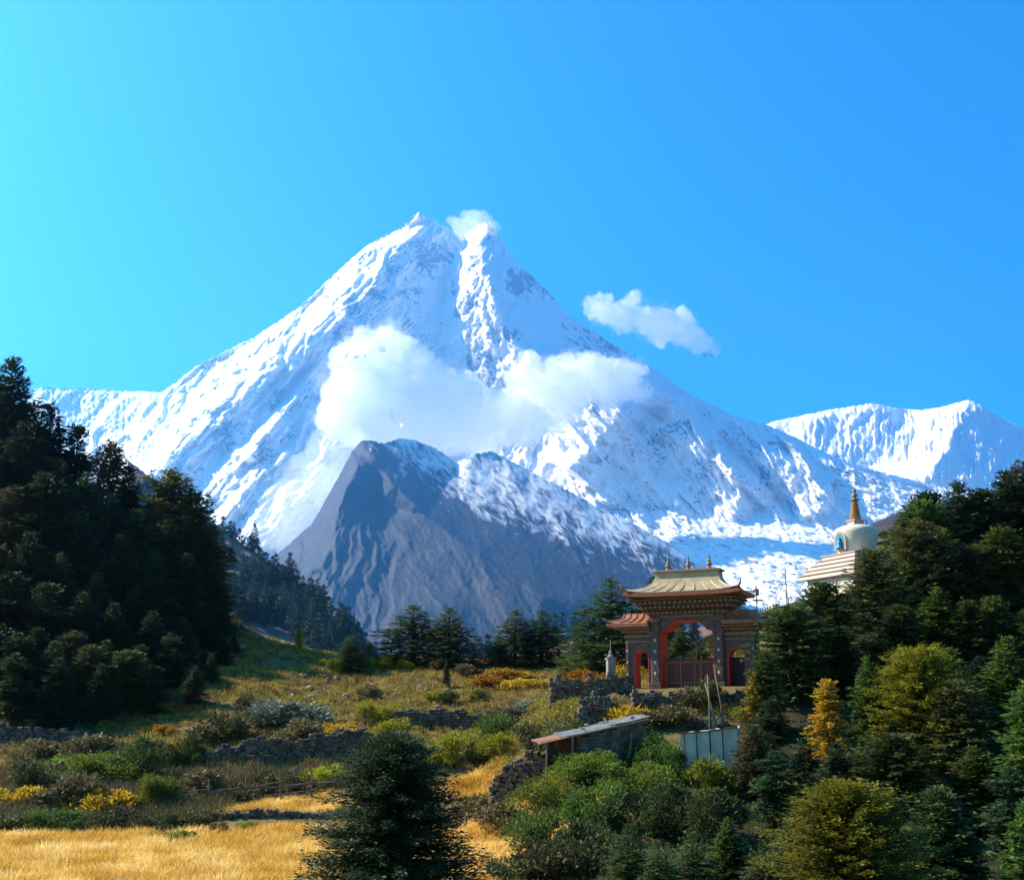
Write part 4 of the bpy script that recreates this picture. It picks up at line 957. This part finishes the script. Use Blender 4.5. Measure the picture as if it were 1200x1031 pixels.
def curved_roof(x0, x1, y0, y1, rings, lift, mat, name, capn=True, open_side=None):
    """rings: (inset_x, inset_y, z); corners of the eave ring lifted"""
    mb = MB(); n = 14; vs = []; fs = []
    for ri, (ix_, iy_, z) in enumerate(rings):
        X0 = x0 + (ix_ if open_side != 'l' else 0); X1 = x1 - (ix_ if open_side != 'r' else 0); Y0 = y0 + iy_; Y1 = y1 - iy_; ring = []
        for side in range(4):
            for k in range(n):
                u = k / n
                x, y = [(X0 + (X1 - X0) * u, Y0), (X1, Y0 + (Y1 - Y0) * u), (X1 - (X1 - X0) * u, Y1), (X0, Y1 - (Y1 - Y0) * u)][side]
                c = abs(2 * u - 1) ** 5; cl = c * lift * max(0, 1 - ri / 2.)
                if open_side == 'l' and x < (x0 + x1) / 2: cl = 0
                if open_side == 'r' and x > (x0 + x1) / 2: cl = 0
                ring.append((x, y, z + cl))
        vs += ring
    m4 = 4 * n
    for r_ in range(len(rings) - 1):
        for k in range(m4): fs.append((r_ * m4 + k, r_ * m4 + (k + 1) % m4, (r_ + 1) * m4 + (k + 1) % m4, (r_ + 1) * m4 + k))
    fs.append([(len(rings) - 1) * m4 + k for k in range(m4)]); fs.append(list(range(m4))[::-1])
    mb.add(vs, fs); return mb.build(name, mat, gate)
EX, EY = 3.5, 2.05
curved_roof(-EX, EX, -EY, EY, [(.35, .35, 5.24), (0, 0, 5.33), (0, 0, 5.56), (.06, .06, 5.58)], .22, M['fascia'], 'eave')
roof = curved_roof(-EX + .04, EX - .04, -EY + .04, EY - .04, [(0, 0, 5.585), (.5, .45, 5.72), (1.0, .9, 5.95), (1.38, 1.3, 6.25), (1.52, 1.48, 6.55), (1.56, 1.52, 6.86)], .22, M['gold'], 'main_roof')
mb = MB()
prof = [(0, 5.62), (.46, 5.77), (.94, 6.0), (1.3, 6.28)]
for k in range(9):
    f_ = -1 + 2 * k / 8
    for sy in (-1, 1):
        pts = [(f_ * (EX - .2 - q * 1.03), sy * (EY - .1 - q), z) for q, z in prof]; mb.tube(pts, [.05, .05, .05, .03], 5)
mb.build('roof_rib', M['gold'], roof)
mb = MB(); mb.box(-2.05, 2.05, -.62, .62, 6.862, 6.98); mb.box(-1.95, 1.95, -.5, .5, 6.98, 7.03); mb.build('ridge_cap', M['bronze'], gate, bevel=.02)
for sx in (-1, 1):
    for sy in (-1, 1):
        MB().tube([(sx * (EX - .15), sy * (EY - .12), 5.72), (sx * (EX + .02), sy * (EY + .02), 5.88), (sx * (EX + .08), sy * (EY + .06), 6.14)], [.09, .06, .015], 6).build('corner_finial', M['fascia'], gate)
for x in (-1.25, 0, 1.25):
    MB().lathe([(.16, 7.03), (.2, 7.08), (.1, 7.14), (.09, 7.2), (.17, 7.27), (.19, 7.34), (.12, 7.4), (.06, 7.46), (.12, 7.5), (.12, 7.54), (.05, 7.58), (.045, 7.7), (.07, 7.74), (.03, 7.8), (.005, 7.95)], 12, (x, 0)).build('finial', M['bronze'], gate, smooth=True)
# wings
def wing(x0, x1, ox0, ox1, side):
    Ts = .58; c = (ox0 + ox1) / 2; arch = [(ox0, 0), (ox0, 1.85)]
    w2 = (ox1 - ox0) / 2
    for k in range(1, 8):
        a = math.pi * (1 - k / 8); arch.append((c + w2 * math.cos(a), 1.85 + w2 * .95 * math.sin(a)))
    arch += [(ox1, 1.85), (ox1, 0)]
    MB().prism([(x0, 0)] + arch + [(x1, 0), (x1, 3.5), (x0, 3.5)], -Ts, Ts).build('wing_wall', M['gate'], gate, bevel=.02)
    lining(arch, .06, -Ts - .012, Ts - .04)
    mb = MB()
    for z0, z1, e_ in ((2.75, 2.85, .05), (3.05, 3.2, .1), (3.34, 3.45, .22), (3.5, 3.6, .4)):
        mb.box(x0 - (e_ if side < 0 else 0), x1 + (e_ if side > 0 else 0), -Ts - e_, Ts + e_, z0, z1)
    mb.build('wing_cornice', M['gatelight'], gate, bevel=.015)
    mb = MB(); xe = x0 if side < 0 else x1 - .2
    mb.box(xe, xe + .2, -Ts - .07, -Ts - .002, 0, 2.75); o = mb.build('pilaster', M['gate'], gate, bevel=.01)
    for z in (.8, 1.5, 2.2): MB().box(xe + .05, xe + .15, -Ts - .1, -Ts - .07, z, z + .15).build('ornament', M['medal'], o)
    X0, X1 = (x0 - 1.0, x1 - .003) if side < 0 else (x0 + .003, x1 + .9)
    os_ = 'r' if side < 0 else 'l'
    curved_roof(X0, X1, -Ts - .75, Ts + .75, [(.3, .3, 3.605), (0, 0, 3.66), (0, 0, 3.86), (.05, .05, 3.88)], .2, M['fascia'], 'wing_eave', open_side=os_)
    rf = curved_roof(X0, X1, -Ts - .72, Ts + .72, [(.03, .02, 3.885), (.4, .4, 4.0), (.72, .72, 4.2), (.9, .95, 4.5)], .2, M['copper'], 'wing_roof', open_side=os_)
    mb = MB(); a, b_ = (X0 + .3, X1 - .1) if side < 0 else (X0 + .1, X1 - .3)
    for k in range(5):
        x = a + (b_ - a) * k / 4; xt = x + (.55 if side < 0 else -.55) * (1 - k / 4 if side < 0 else k / 4)
        mb.tube([(x, -Ts - .66, 3.92), ((x + xt) / 2, -Ts - .3, 4.04), (xt, -Ts + .02, 4.23), (xt, -Ts + .24, 4.52)], [.05] * 4, 5)
    mb.build('roof_rib', M['copper'], rf)
    xo = X0 if side < 0 else X1
    for sy in (-1, 1): MB().tube([(xo - side * .1, sy * (Ts + .68), 4.0), (xo + side * .1, sy * (Ts + .76), 4.12), (xo + side * .2, sy * (Ts + .8), 4.3)], [.07, .045, .01], 5).build('corner_finial', M['fascia'], gate)
wing(-3.78, -2.203, -3.3, -2.36, -1)
wing(2.203, 3.95, 2.36, 3.4, 1)
# doors
mb = MB()
for k in range(7):
    x = -1.52 + k * .435; mb.box(x, x + .425, -.08, -.03, .05, 1.72 + .1 * math.sin(k * 1.1))
dl = mb.build('door', M['doorwood'], gate, bevel=.008)
mb = MB()
for x in (-1.5, -.62, .22, .62, 1.4): mb.box(x, x + .1, -.14, -.083, .05, 1.95 if x in (.22, .62) else 1.84)
mb.box(-1.5, 1.5, -.14, -.085, 1.5, 1.6); mb.box(-1.5, 1.5, -.14, -.085, .3, .4)
mb.build('door_frame', surf('door_frame_wood', [(.22, .08, .05), (.32, .13, .08)], 3, .8, .3), dl)
MB().box(2.42, 3.34, .2, .26, .02, 1.8).build('side_door', M['darkdoor'], gate, bevel=.01)
MB().box(-4.2, 4.4, -1.15, 1.0, -.45, -.003).build('plinth', M['stone'], gate, bevel=.03)
MB().box(-2.4, 2.4, -1.75, -1.15, -.65, -.25).build('step', M['stone'], gate, bevel=.03)

# stone pillar left of the gateway
p = W(716, 797, 64.8); zg = 1.0
mb = MB(); mb.box(-.22, .22, -.22, .22, -.2, 1.75); mb.box(-.27, .27, -.27, .27, 1.75, 1.86); mb.lathe([(.16, 1.86), (.2, 1.95), (.1, 2.05), (.13, 2.15), (.04, 2.3), (.02, 2.9)], 10)
tag(mb.build('pillar', surf('grey_pillar', [(.16, .14, .12), (.28, .25, .21)], 3, .9, .5), None, (p[0], p[1], zg), .2, bevel=.03), 'square grey pillar with a thin finial left of the gateway', 'pillar')

# leaning poles in front of the gateway
for i, (xa, ya, xb, yb, lab) in enumerate([(850, 848, 836, 778, 'long grey pole leaning right in front of the gateway doors'), (832, 843, 829, 790, 'straight dark pole before the gateway doors'), (842, 845, 826, 800, 'short leaning pole between the other two before the gateway')]):
    a = W(xa, ya, 58); b_ = W(xb, yb, 59); a[2] = float(gz(a[0], a[1])) - .1
    tag(MB().tube([tuple(a), tuple((a + b_) / 2 + [.03, 0, .02]), tuple(b_)], [.06, .05, .035], 6).build('pole', M['deadwood'], smooth=True), lab, 'pole', 'poles leaning before the gateway')
# flag poles left of the stupa
for i, (px, top, lab, fl) in enumerate([(921, 664, 'tall thin dark flag pole between gateway roof and stupa, the higher one', 1), (925, 700, 'short flag pole right of the taller one between gateway and stupa', 0), (887, 690, 'thin mast with a bracket behind the right wing roof of the gateway', 2)]):
    d = 72 if fl != 2 else 69.5; p = W(px, top, d); zg = float(gz(p[0], p[1])); h = p[2] - zg
    e = empty('flag_pole', (p[0], p[1], zg)); tag(e, lab, 'flag pole')
    MB().tube([(.0, 0, -.2), (.02, 0, h * .5), (-.06, 0, h)], [.06, .05, .03], 6).build('pole', M['bark'], e, smooth=True)
    if fl == 1:
        mb = MB(); vs = []; fs = []
        for k in range(9):
            z = h * .1 + k * .22; vs += [(0.05, 0, z), (.05 + .28 + .06 * math.sin(k), .05 * math.sin(k * 2.), z - .05)]
        fs = [(2 * k, 2 * k + 1, 2 * k + 3, 2 * k + 2) for k in range(8)]
        mb.add(vs, fs).build('flag', surf('faded_flag', [(.45, .2, .18), (.55, .5, .45)], 2, .9, .1), e)
    if fl == 2: MB().box(-.28, .35, -.03, .03, h - .75, h - .66).box(-.1, .1, -.1, .1, h - .4, h).build('bracket', M['bronze'], e)

# ------------------------------------------------------------------ stupa
M['white'] = surf('limewash', [(.60, .49, .38), (.76, .65, .52)], 1.2, .9, .25, 6)
M['trim'] = surf('pinkish_trim', [(.42, .31, .27), (.52, .40, .35)], 2, .9, .25, 8)
M['spire'] = surf('ochre_spire', [(.28, .12, .045), (.42, .22, .09)], 3, .6, .2, 10)
p = W(1004, 650, 100); zd = float(p[2])
st = empty('stupa', (p[0], p[1], zd), R(25))
tag(st, 'white stupa with orange spire above the trees right of the gateway', 'stupa')
zz = 0.0
mb = MB(); mt = MB()
for k, (hw, h) in enumerate([(2.15, .42), (2.5, .42), (2.85, .42), (3.2, .42), (3.6, .5)]):
    mb.box(-hw, hw, -hw, hw, zz - h, zz - .12); mt.box(-hw - .1, hw + .1, -hw - .1, hw + .1, zz - .12, zz - .0015); zz -= h
mb.box(-3.1, 3.1, -3.1, 3.1, -4.3, zz); mb.box(-3.9, 3.9, -3.9, 3.9, -5.2, -4.3)
mb.build('stepped_base', M['white'], st, bevel=.03); mt.build('step_trim', M['trim'], st, bevel=.02)
MB().lathe([(1.55, 0), (1.6, .15), (1.68, .5), (1.84, 1.3), (1.93, 1.9), (1.9, 2.15), (1.72, 2.38), (1.3, 2.55), (.8, 2.66), (.62, 2.7)], 40).build('dome', M['white'], st, smooth=True)
MB().box(-.52, .52, -.52, .52, 2.7, 3.02).box(-.62, .62, -.62, .62, 3.02, 3.12).build('harmika', M['trim'], st, bevel=.02)
pr = []
for k in range(12):
    r0 = .50 - .022 * k; z0 = 3.12 + k * .145; pr += [(r0, z0), (r0 + .02, z0 + .05), (r0 + .02, z0 + .1), (r0 - .03, z0 + .12)]
MB().lathe(pr, 20).build('spire', M['spire'], st, smooth=False)
MB().lathe([(.2, 4.86), (.38, 4.95), (.4, 5.02), (.2, 5.1), (.14, 5.2), (.26, 5.3), (.27, 5.42), (.14, 5.55), (.1, 5.65), (.17, 5.74), (.16, 5.84), (.03, 6.05)], 16).build('finial', M['bronze'], st, smooth=True)
for a in range(4):
    MB().tube([(.95 * math.cos(a * math.pi / 2 + .78), .95 * math.sin(a * math.pi / 2 + .78), 2.6), (.98 * math.cos(a * math.pi / 2 + .78), .98 * math.sin(a * math.pi / 2 + .78), 3.1)], [.1, .04], 6).build('ornament', M['bronze'], st)
# niche on the left side of the dome (local -x)
def arch2d(w, h, n=10):
    pts = [(-w, 0), (-w, h * .55)]
    for k in range(1, n): a = math.pi * (1 - k / n); pts.append((w * math.cos(a), h * .55 + h * .45 * math.sin(a)))
    return pts + [(w, h * .55), (w, 0)]
def plate(pts, y0, y1, mat, nm, parent):
    mb = MB(); mb.prism(pts, y0, y1); o = mb.build(nm, mat, parent); o.location = (-1.62, 0, .28); o.rotation_euler = (0, 0, R(-90 + 12)); return o
ni = plate(arch2d(.62, 1.75), -.34, .1, M['trim'], 'niche_frame', st)
plate([(x, z + .12) for x, z in arch2d(.44, 1.42)], -.352, -.342, surf('teal_niche', [(.03, .20, .26), (.06, .32, .38)], 4, .6, .2), 'niche_panel', st)
mbf = MB().lathe([(.30, .14), (.33, .25), (.2, .38), (.19, .62), (.23, .75), (.1, .85), (.09, .9), (.14, 1.0), (.12, 1.1), (.03, 1.2)], 12, (0, -.4)); o = mbf.build('niche_statue', surf('blue_statue', [(.05, .25, .40), (.10, .38, .5)], 5, .5, .2), st, smooth=True); o.location = (-1.62, 0, .28); o.rotation_euler = (0, 0, R(-78))
# monastery hall behind the stupa
p = W(1022, 640, 112); hall = empty('monastery_hall', (p[0], p[1], float(p[2]) - 6), R(20)); tag(hall, 'dark roofed monastery hall half hidden behind the stupa and pines', 'building')
MB().box(1.9, 15, -3, 5, -1, 6.6).build('wall', surf('dark_plaster', [(.07, .05, .05), (.11, .08, .075)], 1, .9, .3), hall, bevel=.05)
MB().prism([(1.3, 8.0), (1.3, 7.35), (16, 7.35), (16, 8.0), (8, 10.8)], -4.2, 6.2).build('roof', surf('dark_roof', [(.018, .014, .018), (.035, .026, .03)], 1, .7, .3), hall, bevel=.05)
MB().box(1.6, 15.4, -3.6, 5.6, 6.6, 7.35).build('eave', surf('eave_wood', [(.06, .035, .03), (.1, .06, .05)], 2, .8, .3), hall, bevel=.04)
for k in range(4):
    w_ = MB().box(2.6 + k * 3.2, 4.1 + k * 3.2, -3.08, -3.0, 3, 5.2).build('window', M['gatelight'], hall); MB().box(2.72 + k * 3.2, 3.98 + k * 3.2, -3.1, -3.082, 3.12, 5.08).build('pane', M['darkdoor'], w_)

# ------------------------------------------------------------------ hut with sheet metal roof
M['sheet'] = surf('grey_corrugated_sheet', [(.11, .09, .07), (.20, .19, .17), (.30, .29, .27)], 2.5, .5, .3, 8, spec=.5)
M['rust'] = surf('rusty_sheet', [(.22, .09, .05), (.42, .22, .13)], 2.5, .7, .3, 8)
hut = empty('hut', (W(693, 880, 55)[0], 55, -2.9), R(6)); tag(hut, 'low stone hut with a slanting grey and rusty sheet metal roof', 'hut')
rs = random.Random(3); mb = MB()
def stonebox(mb, x0, x1, y0, y1, zf, seed):
    rs = random.Random(seed); L_ = math.hypot(x1 - x0, y1 - y0); a = math.atan2(y1 - y0, x1 - x0); c = 0
    while c * .16 < 2.9:
        s = 0
        while s < L_:
            w = rs.uniform(.2, .5); tm_ = min(1, (s + w / 2) / L_); x = x0 + (x1 - x0) * tm_; y = y0 + (y1 - y0) * tm_
            if c * .16 - .4 < zf(x): mb.box(x - w / 2, x + w / 2, y - .18, y + .18, c * .16 - .5, c * .16 - .34, a, (x, y), .02, rs)
            s += w
        c += 1
zf = lambda x: 1.42 + (x + 2.4) * .21
stonebox(mb, -.9, 2.1, -1.1, -1.1, lambda x: zf(x) - .15, 1); stonebox(mb, 2.1, 2.1, -1.1, 1.4, lambda x: zf(x) - .2, 2); stonebox(mb, -2.0, 2.1, 1.4, 1.4, lambda x: zf(x) - .15, 4)
mb.build('stone_wall', M['stone'], hut)
def roofsheet(x0, x1, y0, y1, dz, mat, nm, seed):
    rs = random.Random(seed); n = 60; vs = []; fs = []
    for k in range(n + 1):
        y = y0 + (y1 - y0) * k / n; w = .022 * math.sin(k * 1.9)
        for x in (x0, (x0 + x1) / 2, x1): vs.append((x + .04 * math.sin(k * .7 + seed), y, zf(x) + dz + w + .02 * math.sin(x * 3 + k * .2) - .1 * (y < 0) * abs(y) * .5))
    b0 = len(vs); vs += [(x, y, z - .025) for x, y, z in vs]
    for k in range(n):
        for j in range(2):
            a = k * 3 + j; fs += [(a, a + 1, a + 4, a + 3), (b0 + a, b0 + a + 3, b0 + a + 4, b0 + a + 1)]
    return MB().add(vs, fs).build(nm, mat, hut)
roofsheet(-1.6, .9, -1.5, 1.7, .05, M['sheet'], 'roof_sheet', 1); roofsheet(.7, 2.6, -1.35, 1.75, .1, M['sheet'], 'roof_sheet', 2)
roofsheet(-2.75, -1.35, -1.75, 1.5, .0, M['rust'], 'rusty_roof_sheet', 5)
mb = MB()
for y in (-1.55, 0, 1.55): mb.tube([(-2.7, y, zf(-2.7) - .09), (2.5, y, zf(2.5) - .09)], [.06, .06], 6)
mb.build('roof_beam', M['deadwood'], hut)
for x, y in ((-2.4, -1.5), (-1.2, -1.6), (-2.4, 1.2)): MB().tube([(x, y, -.7), (x + .05, y, zf(x) - .1)], [.07, .06], 6).build('post', M['deadwood'], hut)
for k, (x, y) in enumerate([(-.6, -1.0), (.8, .3), (1.8, -.9), (0, 1.2)]):
    link('roof_stone', RK[k % 4], hut, (x, y, zf(x) + .16), k, (.3, .25, .2))
a = W(737, 888, 53.3); b_ = W(741, 856, 54)
tag(MB().tube([tuple(a), tuple(b_)], [.05, .035], 6).build('pole', M['pale_stone']), 'pale stick leaning on the right side of the hut', 'pole')

# ------------------------------------------------------------------ white tarpaulin shelter
M['tarp'] = surf('white_tarpaulin', [(.36, .34, .26), (.54, .50, .40)], 1.6, .6, .5, 5, bdist=.05)
p = W(833, 895, 52.5); sh = empty('tarpaulin_shelter', (p[0], 52.5, -3.35), R(-14)); tag(sh, 'boxy shelter wrapped in white tarpaulin with dark straps below the gateway', 'shelter')
rs = np.random.RandomState(4)
def cloth_box(hx, hy, h):
    nx_, ny_, nz_ = 18, 12, 12; vs = []; fs = []
    def bulge(x, y, z): 
        n = float(fbm(x * 1.3 + 5, z * 1.3 + y * 1.1, 3, 12)); return n
    def grid(fn, a, b_):
        o = len(vs)
        for i in range(a + 1):
            for j in range(b_ + 1): vs.append(fn(i / a, j / b_))
        for i in range(a):
            for j in range(b_): q = o + i * (b_ + 1) + j; fs.append((q, q + b_ + 1, q + b_ + 2, q + 1))
    topz = lambda x, y: h + .16 * x / hx - .1 * (1 - abs(y / hy)) + .06 * bulge(x * 2, y * 2, 3)
    def side(x, y, nx__, ny__, z, tt):
        k = bulge(x, y, z) * .07 * math.sin(math.pi * tt) - .05 * abs(math.sin(x * 4.2 + y * 3)) * tt
        return (x + nx__ * k, y + ny__ * k, z)
    grid(lambda u, v: (-hx + 2 * hx * u, -hy + 2 * hy * v, topz(-hx + 2 * hx * u, -hy + 2 * hy * v)), nx_, ny_)
    grid(lambda u, v: side(-hx + 2 * hx * u, -hy, 0, -1, topz(-hx + 2 * hx * u, -hy) * v, v), nx_, nz_)
    grid(lambda u, v: side(hx - 2 * hx * u, hy, 0, 1, topz(hx - 2 * hx * u, hy) * v, v), nx_, nz_)
    grid(lambda u, v: side(hx, -hy + 2 * hy * u, 1, 0, topz(hx, -hy + 2 * hy * u) * v, v), ny_, nz_)
    grid(lambda u, v: side(-hx, hy - 2 * hy * u, -1, 0, topz(-hx, hy - 2 * hy * u) * v, v), ny_, nz_)
    return vs, fs, topz
vs, fs, tz = cloth_box(1.3, .95, 2.35); MB().add(vs, fs).build('tarpaulin', M['tarp'], sh, smooth=True)
strap = surf('dark_strap', [(.03, .03, .03), (.06, .055, .05)], 3, .8, .2)
for x in (-1.1, -.55, .05, .62): MB().tube([(x, -1.03, 0), (x + .04, -1.06, 1.1), (x, -.99, tz(x, -.95) + .01), (x, 0, tz(x, 0) + .03), (x, .98, tz(x, .95)), (x, 1.05, 0)], [.03] * 6, 5).build('strap', strap, sh)
MB().tube([(-1.3, -.97, 2.2), (0, -.99, 2.3), (1.3, -.97, 2.5)], [.03] * 3, 5).build('edge_rope', strap, sh)

# ------------------------------------------------------------------ rail fence, dead wood
fe = empty('rail_fence', (W(235, 925, 62)[0], 62, 0)); tag(fe, 'rickety dark wooden rail fence between the undergrowth and the wheat', 'fence')
ox, oy = fe.location.x, fe.location.y
def wp(px, py, d): q = W(px, py, d); return (q[0] - ox, q[1] - oy, q[2])
rs = random.Random(8); 
for px, py in ((150, 925), (188, 912), (246, 912), (288, 905), (330, 903), (366, 900)):
    a = wp(px, py, 62); z0 = float(gz(a[0] + ox, a[1] + oy))
    MB().tube([(a[0], a[1], z0 - .2), (a[0] + rs.uniform(-.08, .08), a[1], max(a[2], z0 + .9))], [.07, .05], 6).build('fence_post', M['deadwood'], fe)
for (x0, y0, x1, y1) in ((148, 940, 190, 928), (150, 934, 246, 924), (190, 941, 250, 930), (246, 927, 292, 920), (240, 930, 330, 915), (288, 923, 370, 918), (310, 932, 372, 924), (330, 920, 372, 915)):
    a = wp(x0, y0, 61.9); b_ = wp(x1, y1, 61.9); mid = tuple((np.array(a) + np.array(b_)) / 2 + [0, 0, -.06])
    MB().tube([a, mid, b_], [.055, .05, .04], 6).build('rail', M['deadwood'], fe)
for k in range(26):
    px = rs.uniform(145, 372); py = 938 - (px - 145) * .07 + rs.uniform(-8, 8); l = rs.uniform(10, 34)
    a = wp(px, py, 62 + rs.uniform(-.5, .6)); b_ = wp(px + l * rs.choice([1, 1, .3]), py - rs.uniform(-5, 14), 62 + rs.uniform(-.5, .6))
    MB().tube([a, b_], [rs.uniform(.025, .06), .02], 5).build('stick', M['deadwood'], fe)
a = W(212, 946, 60.5); b_ = W(234, 951, 60.3)
tag(MB().tube([tuple(a), tuple(b_)], [.07, .06], 6).build('log', M['pale_stone']), 'short pale log lying by the rail fence', 'log')
def dead_trunk(px, py, d, h, label, seed):
    p = W(px, py, d); zg = float(gz(p[0], p[1])) - .1; mb = MB()
    mb.tube([(0, 0, 0), (-.1, 0, h * .4), (-.45, 0, h * .8), (-.5, .05, h)], [.22, .16, .09, .03], 7)
    mb.tube([(.08, 0, 0), (.45, .05, h * .35), (.25, 0, h * .55), (-.2, 0, h * .85)], [.14, .11, .09, .04], 7)
    tag(mb.build('dead_trunk', M['deadwood'], None, (p[0], p[1], zg), smooth=True), label, 'dead tree')
dead_trunk(659, 795, 70, 1.9, 'forked pale dead trunk at the left end of the stone platform', 1)
dead_trunk(655, 795, 74, 1.6, 'bent dark snag just behind the forked dead trunk', 2)
def bare(px, py, d, label, seed, wd=.5):
    rs = random.Random(seed); p = W(px, py, d); zg = float(gz(p[0], p[1])) - .1; h = p[2] - zg; mb = MB(); mb.tube([(0, 0, 0), (.03, 0, h * .5), (0, 0, h)], [.05, .035, .01], 5)
    for k in range(9):
        z = h * rs.uniform(.35, .9); a = rs.uniform(0, 6.28); l = wd * (1.1 - z / h); mb.tube([(0, 0, z), (l * math.cos(a), l * math.sin(a), z + l * .8)], [.018, .006], 4)
    tag(mb.build('bare_tree', M['bark'], None, (p[0], p[1], zg)), label, 'bare tree')
bare(574, 812, 88, 'thin bare sapling at the right end of the upper stone wall', 1)
bare(815, 728, 82, 'tall thin bare tree seen through the gateway arch', 2, 1.4)
bare(631, 795, 90, 'thin bare sapling in the golden heath', 3)

# ------------------------------------------------------------------ clouds
def puff(name, blobs, d, dens, ctr, seed, vox, disp, dsize, aniso, grow, parent):
    import bmesh
    bm = bmesh.new(); rc = random.Random(seed); base = list(blobs)
    for (px, py, r, dd) in base:
        for q in range(8):
            a_ = rc.uniform(0, 6.28); f_ = rc.uniform(.18, .48); blobs = blobs + [(px + r * .88 * math.cos(a_), py - r * .8 * math.sin(a_), r * f_, dd + rc.uniform(-.5, .5) * r / F * d)]
    for (px, py, r, dd) in blobs:
        c = W(px, py, d + dd); rm = r * d / F * grow
        bmesh.ops.create_icosphere(bm, subdivisions=3, radius=rm, matrix=Matrix.Translation(Vector(c)) @ Matrix.Diagonal((1, .8, .92, 1)))
    me = bpy.data.meshes.new(name); bm.to_mesh(me); bm.free(); me.transform(Matrix.Translation(-ctr))
    o = bpy.data.objects.new(name, me); C.objects.link(o)
    if parent is None: o.location = ctr
    r_ = o.modifiers.new('r', 'REMESH'); r_.mode = 'VOXEL'; r_.voxel_size = vox
    for k, (s_, a_) in enumerate(((dsize, disp), (dsize * .42, disp * .75), (dsize * .17, disp * .48))):
        tx = bpy.data.textures.new(name, 'CLOUDS'); tx.noise_scale = s_; tx.noise_depth = 4; tx.noise_basis = 'ORIGINAL_PERLIN'
        dm = o.modifiers.new('d', 'DISPLACE'); dm.texture = tx; dm.strength = a_ * 2; dm.mid_level = .5; dm.texture_coords = 'LOCAL'
    bpy.context.view_layer.update(); ev = o.evaluated_get(bpy.context.evaluated_depsgraph_get())
    nm = bpy.data.meshes.new_from_object(ev); o.modifiers.clear(); o.data = nm; o.parent = parent
    m, t, out = nodes(name + '_vapour')
    v = N(t, 'ShaderNodeVolumePrincipled'); v.inputs['Color'].default_value = (1, 1, 1, 1); v.inputs['Density'].default_value = dens; v.inputs['Anisotropy'].default_value = aniso
    t.links.new(v.outputs[0], out.inputs['Volume']); m.cycles.homogeneous_volume = True
    nm.materials.clear(); nm.materials.append(m); return o
def cloud(name, blobs, d, dens, label, seed, vox, disp, dsize, aniso=.35, veil=.1):
    ctr = Vector(W(blobs[0][0], blobs[0][1], d))
    o = puff(name, blobs, d, dens, ctr, seed, vox, disp, dsize, aniso, 1., None)
    if veil: puff('veil', blobs, d, dens * veil, ctr, seed + 50, vox, disp * 1.6, dsize * .8, aniso, 1.12, o)
    return tag(o, label, 'cloud')
cloud('cloud', [(460, 455, 48, 0), (420, 465, 42, 30), (425, 415, 30, 0), (455, 408, 28, 40), (440, 500, 38, 0), (395, 492, 26, 60), (500, 478, 44, -50), (545, 490, 42, 0), (585, 495, 34, 40), (500, 445, 30, 0), (480, 510, 28, 0), (540, 462, 26, 20), (620, 492, 24, 0), (520, 510, 30, 0)], 8600, .009, 'large bright cloud hiding the middle of the snow mountain', 1, 18, 110, 260)
cloud('cloud', [(640, 455, 34, 0), (675, 450, 36, 0), (710, 450, 32, 30), (735, 440, 20, 60), (615, 440, 22, 0), (655, 480, 26, 0), (615, 475, 24, 0), (690, 435, 24, 0), (745, 460, 14, 0)], 8800, .007, 'thinner bright cloud on the right shoulder of the snow mountain', 2, 18, 110, 260)
cloud('cloud', [(705, 362, 17, 0), (730, 368, 20, 0), (755, 376, 21, 0), (780, 385, 21, 0), (803, 392, 18, 0), (820, 403, 14, 0), (740, 352, 12, 0), (800, 375, 12, 0), (834, 413, 8, 0), (692, 352, 8, 0)], 8500, .009, 'small white cloud in the blue sky right of the summit', 3, 15, 75, 170)
cloud('snow_plume', [(562, 266, 13, 0), (548, 270, 12, 0), (574, 262, 10, 0), (536, 264, 9, 0), (556, 258, 12, 0), (526, 258, 5, 0), (545, 252, 6, 0), (568, 252, 6, 0), (582, 266, 6, 0)], 11000, .005, 'white plume of blowing snow over the right summit', 4, 20, 45, 150)
cloud('mist', [(375, 560, 40, 0), (350, 590, 40, 0), (390, 530, 30, 0), (330, 620, 34, 0), (410, 520, 20, 0)], 8000, .002, 'thin mist between the dark rocky peak and the snow face', 5, 40, 80, 300, veil=0)

# ------------------------------------------------------------------ haze
m, t, out = nodes('haze_air')
v = N(t, 'ShaderNodeVolumePrincipled'); v.inputs['Color'].default_value = (.15, .50, 1.0, 1); v.inputs['Density'].default_value = 1 / 20000.; v.inputs['Anisotropy'].default_value = .68
t.links.new(v.outputs[0], out.inputs['Volume']); m.cycles.homogeneous_volume = True
hzo = MB().box(-14000, 14000, -400, 17000, -900, 5700).build('haze', m)
tag(hzo, 'thin blue valley haze between the camera and the mountains', 'haze', kind='stuff')
for o in bpy.data.objects:
    if '_px' in o: del o['_px']
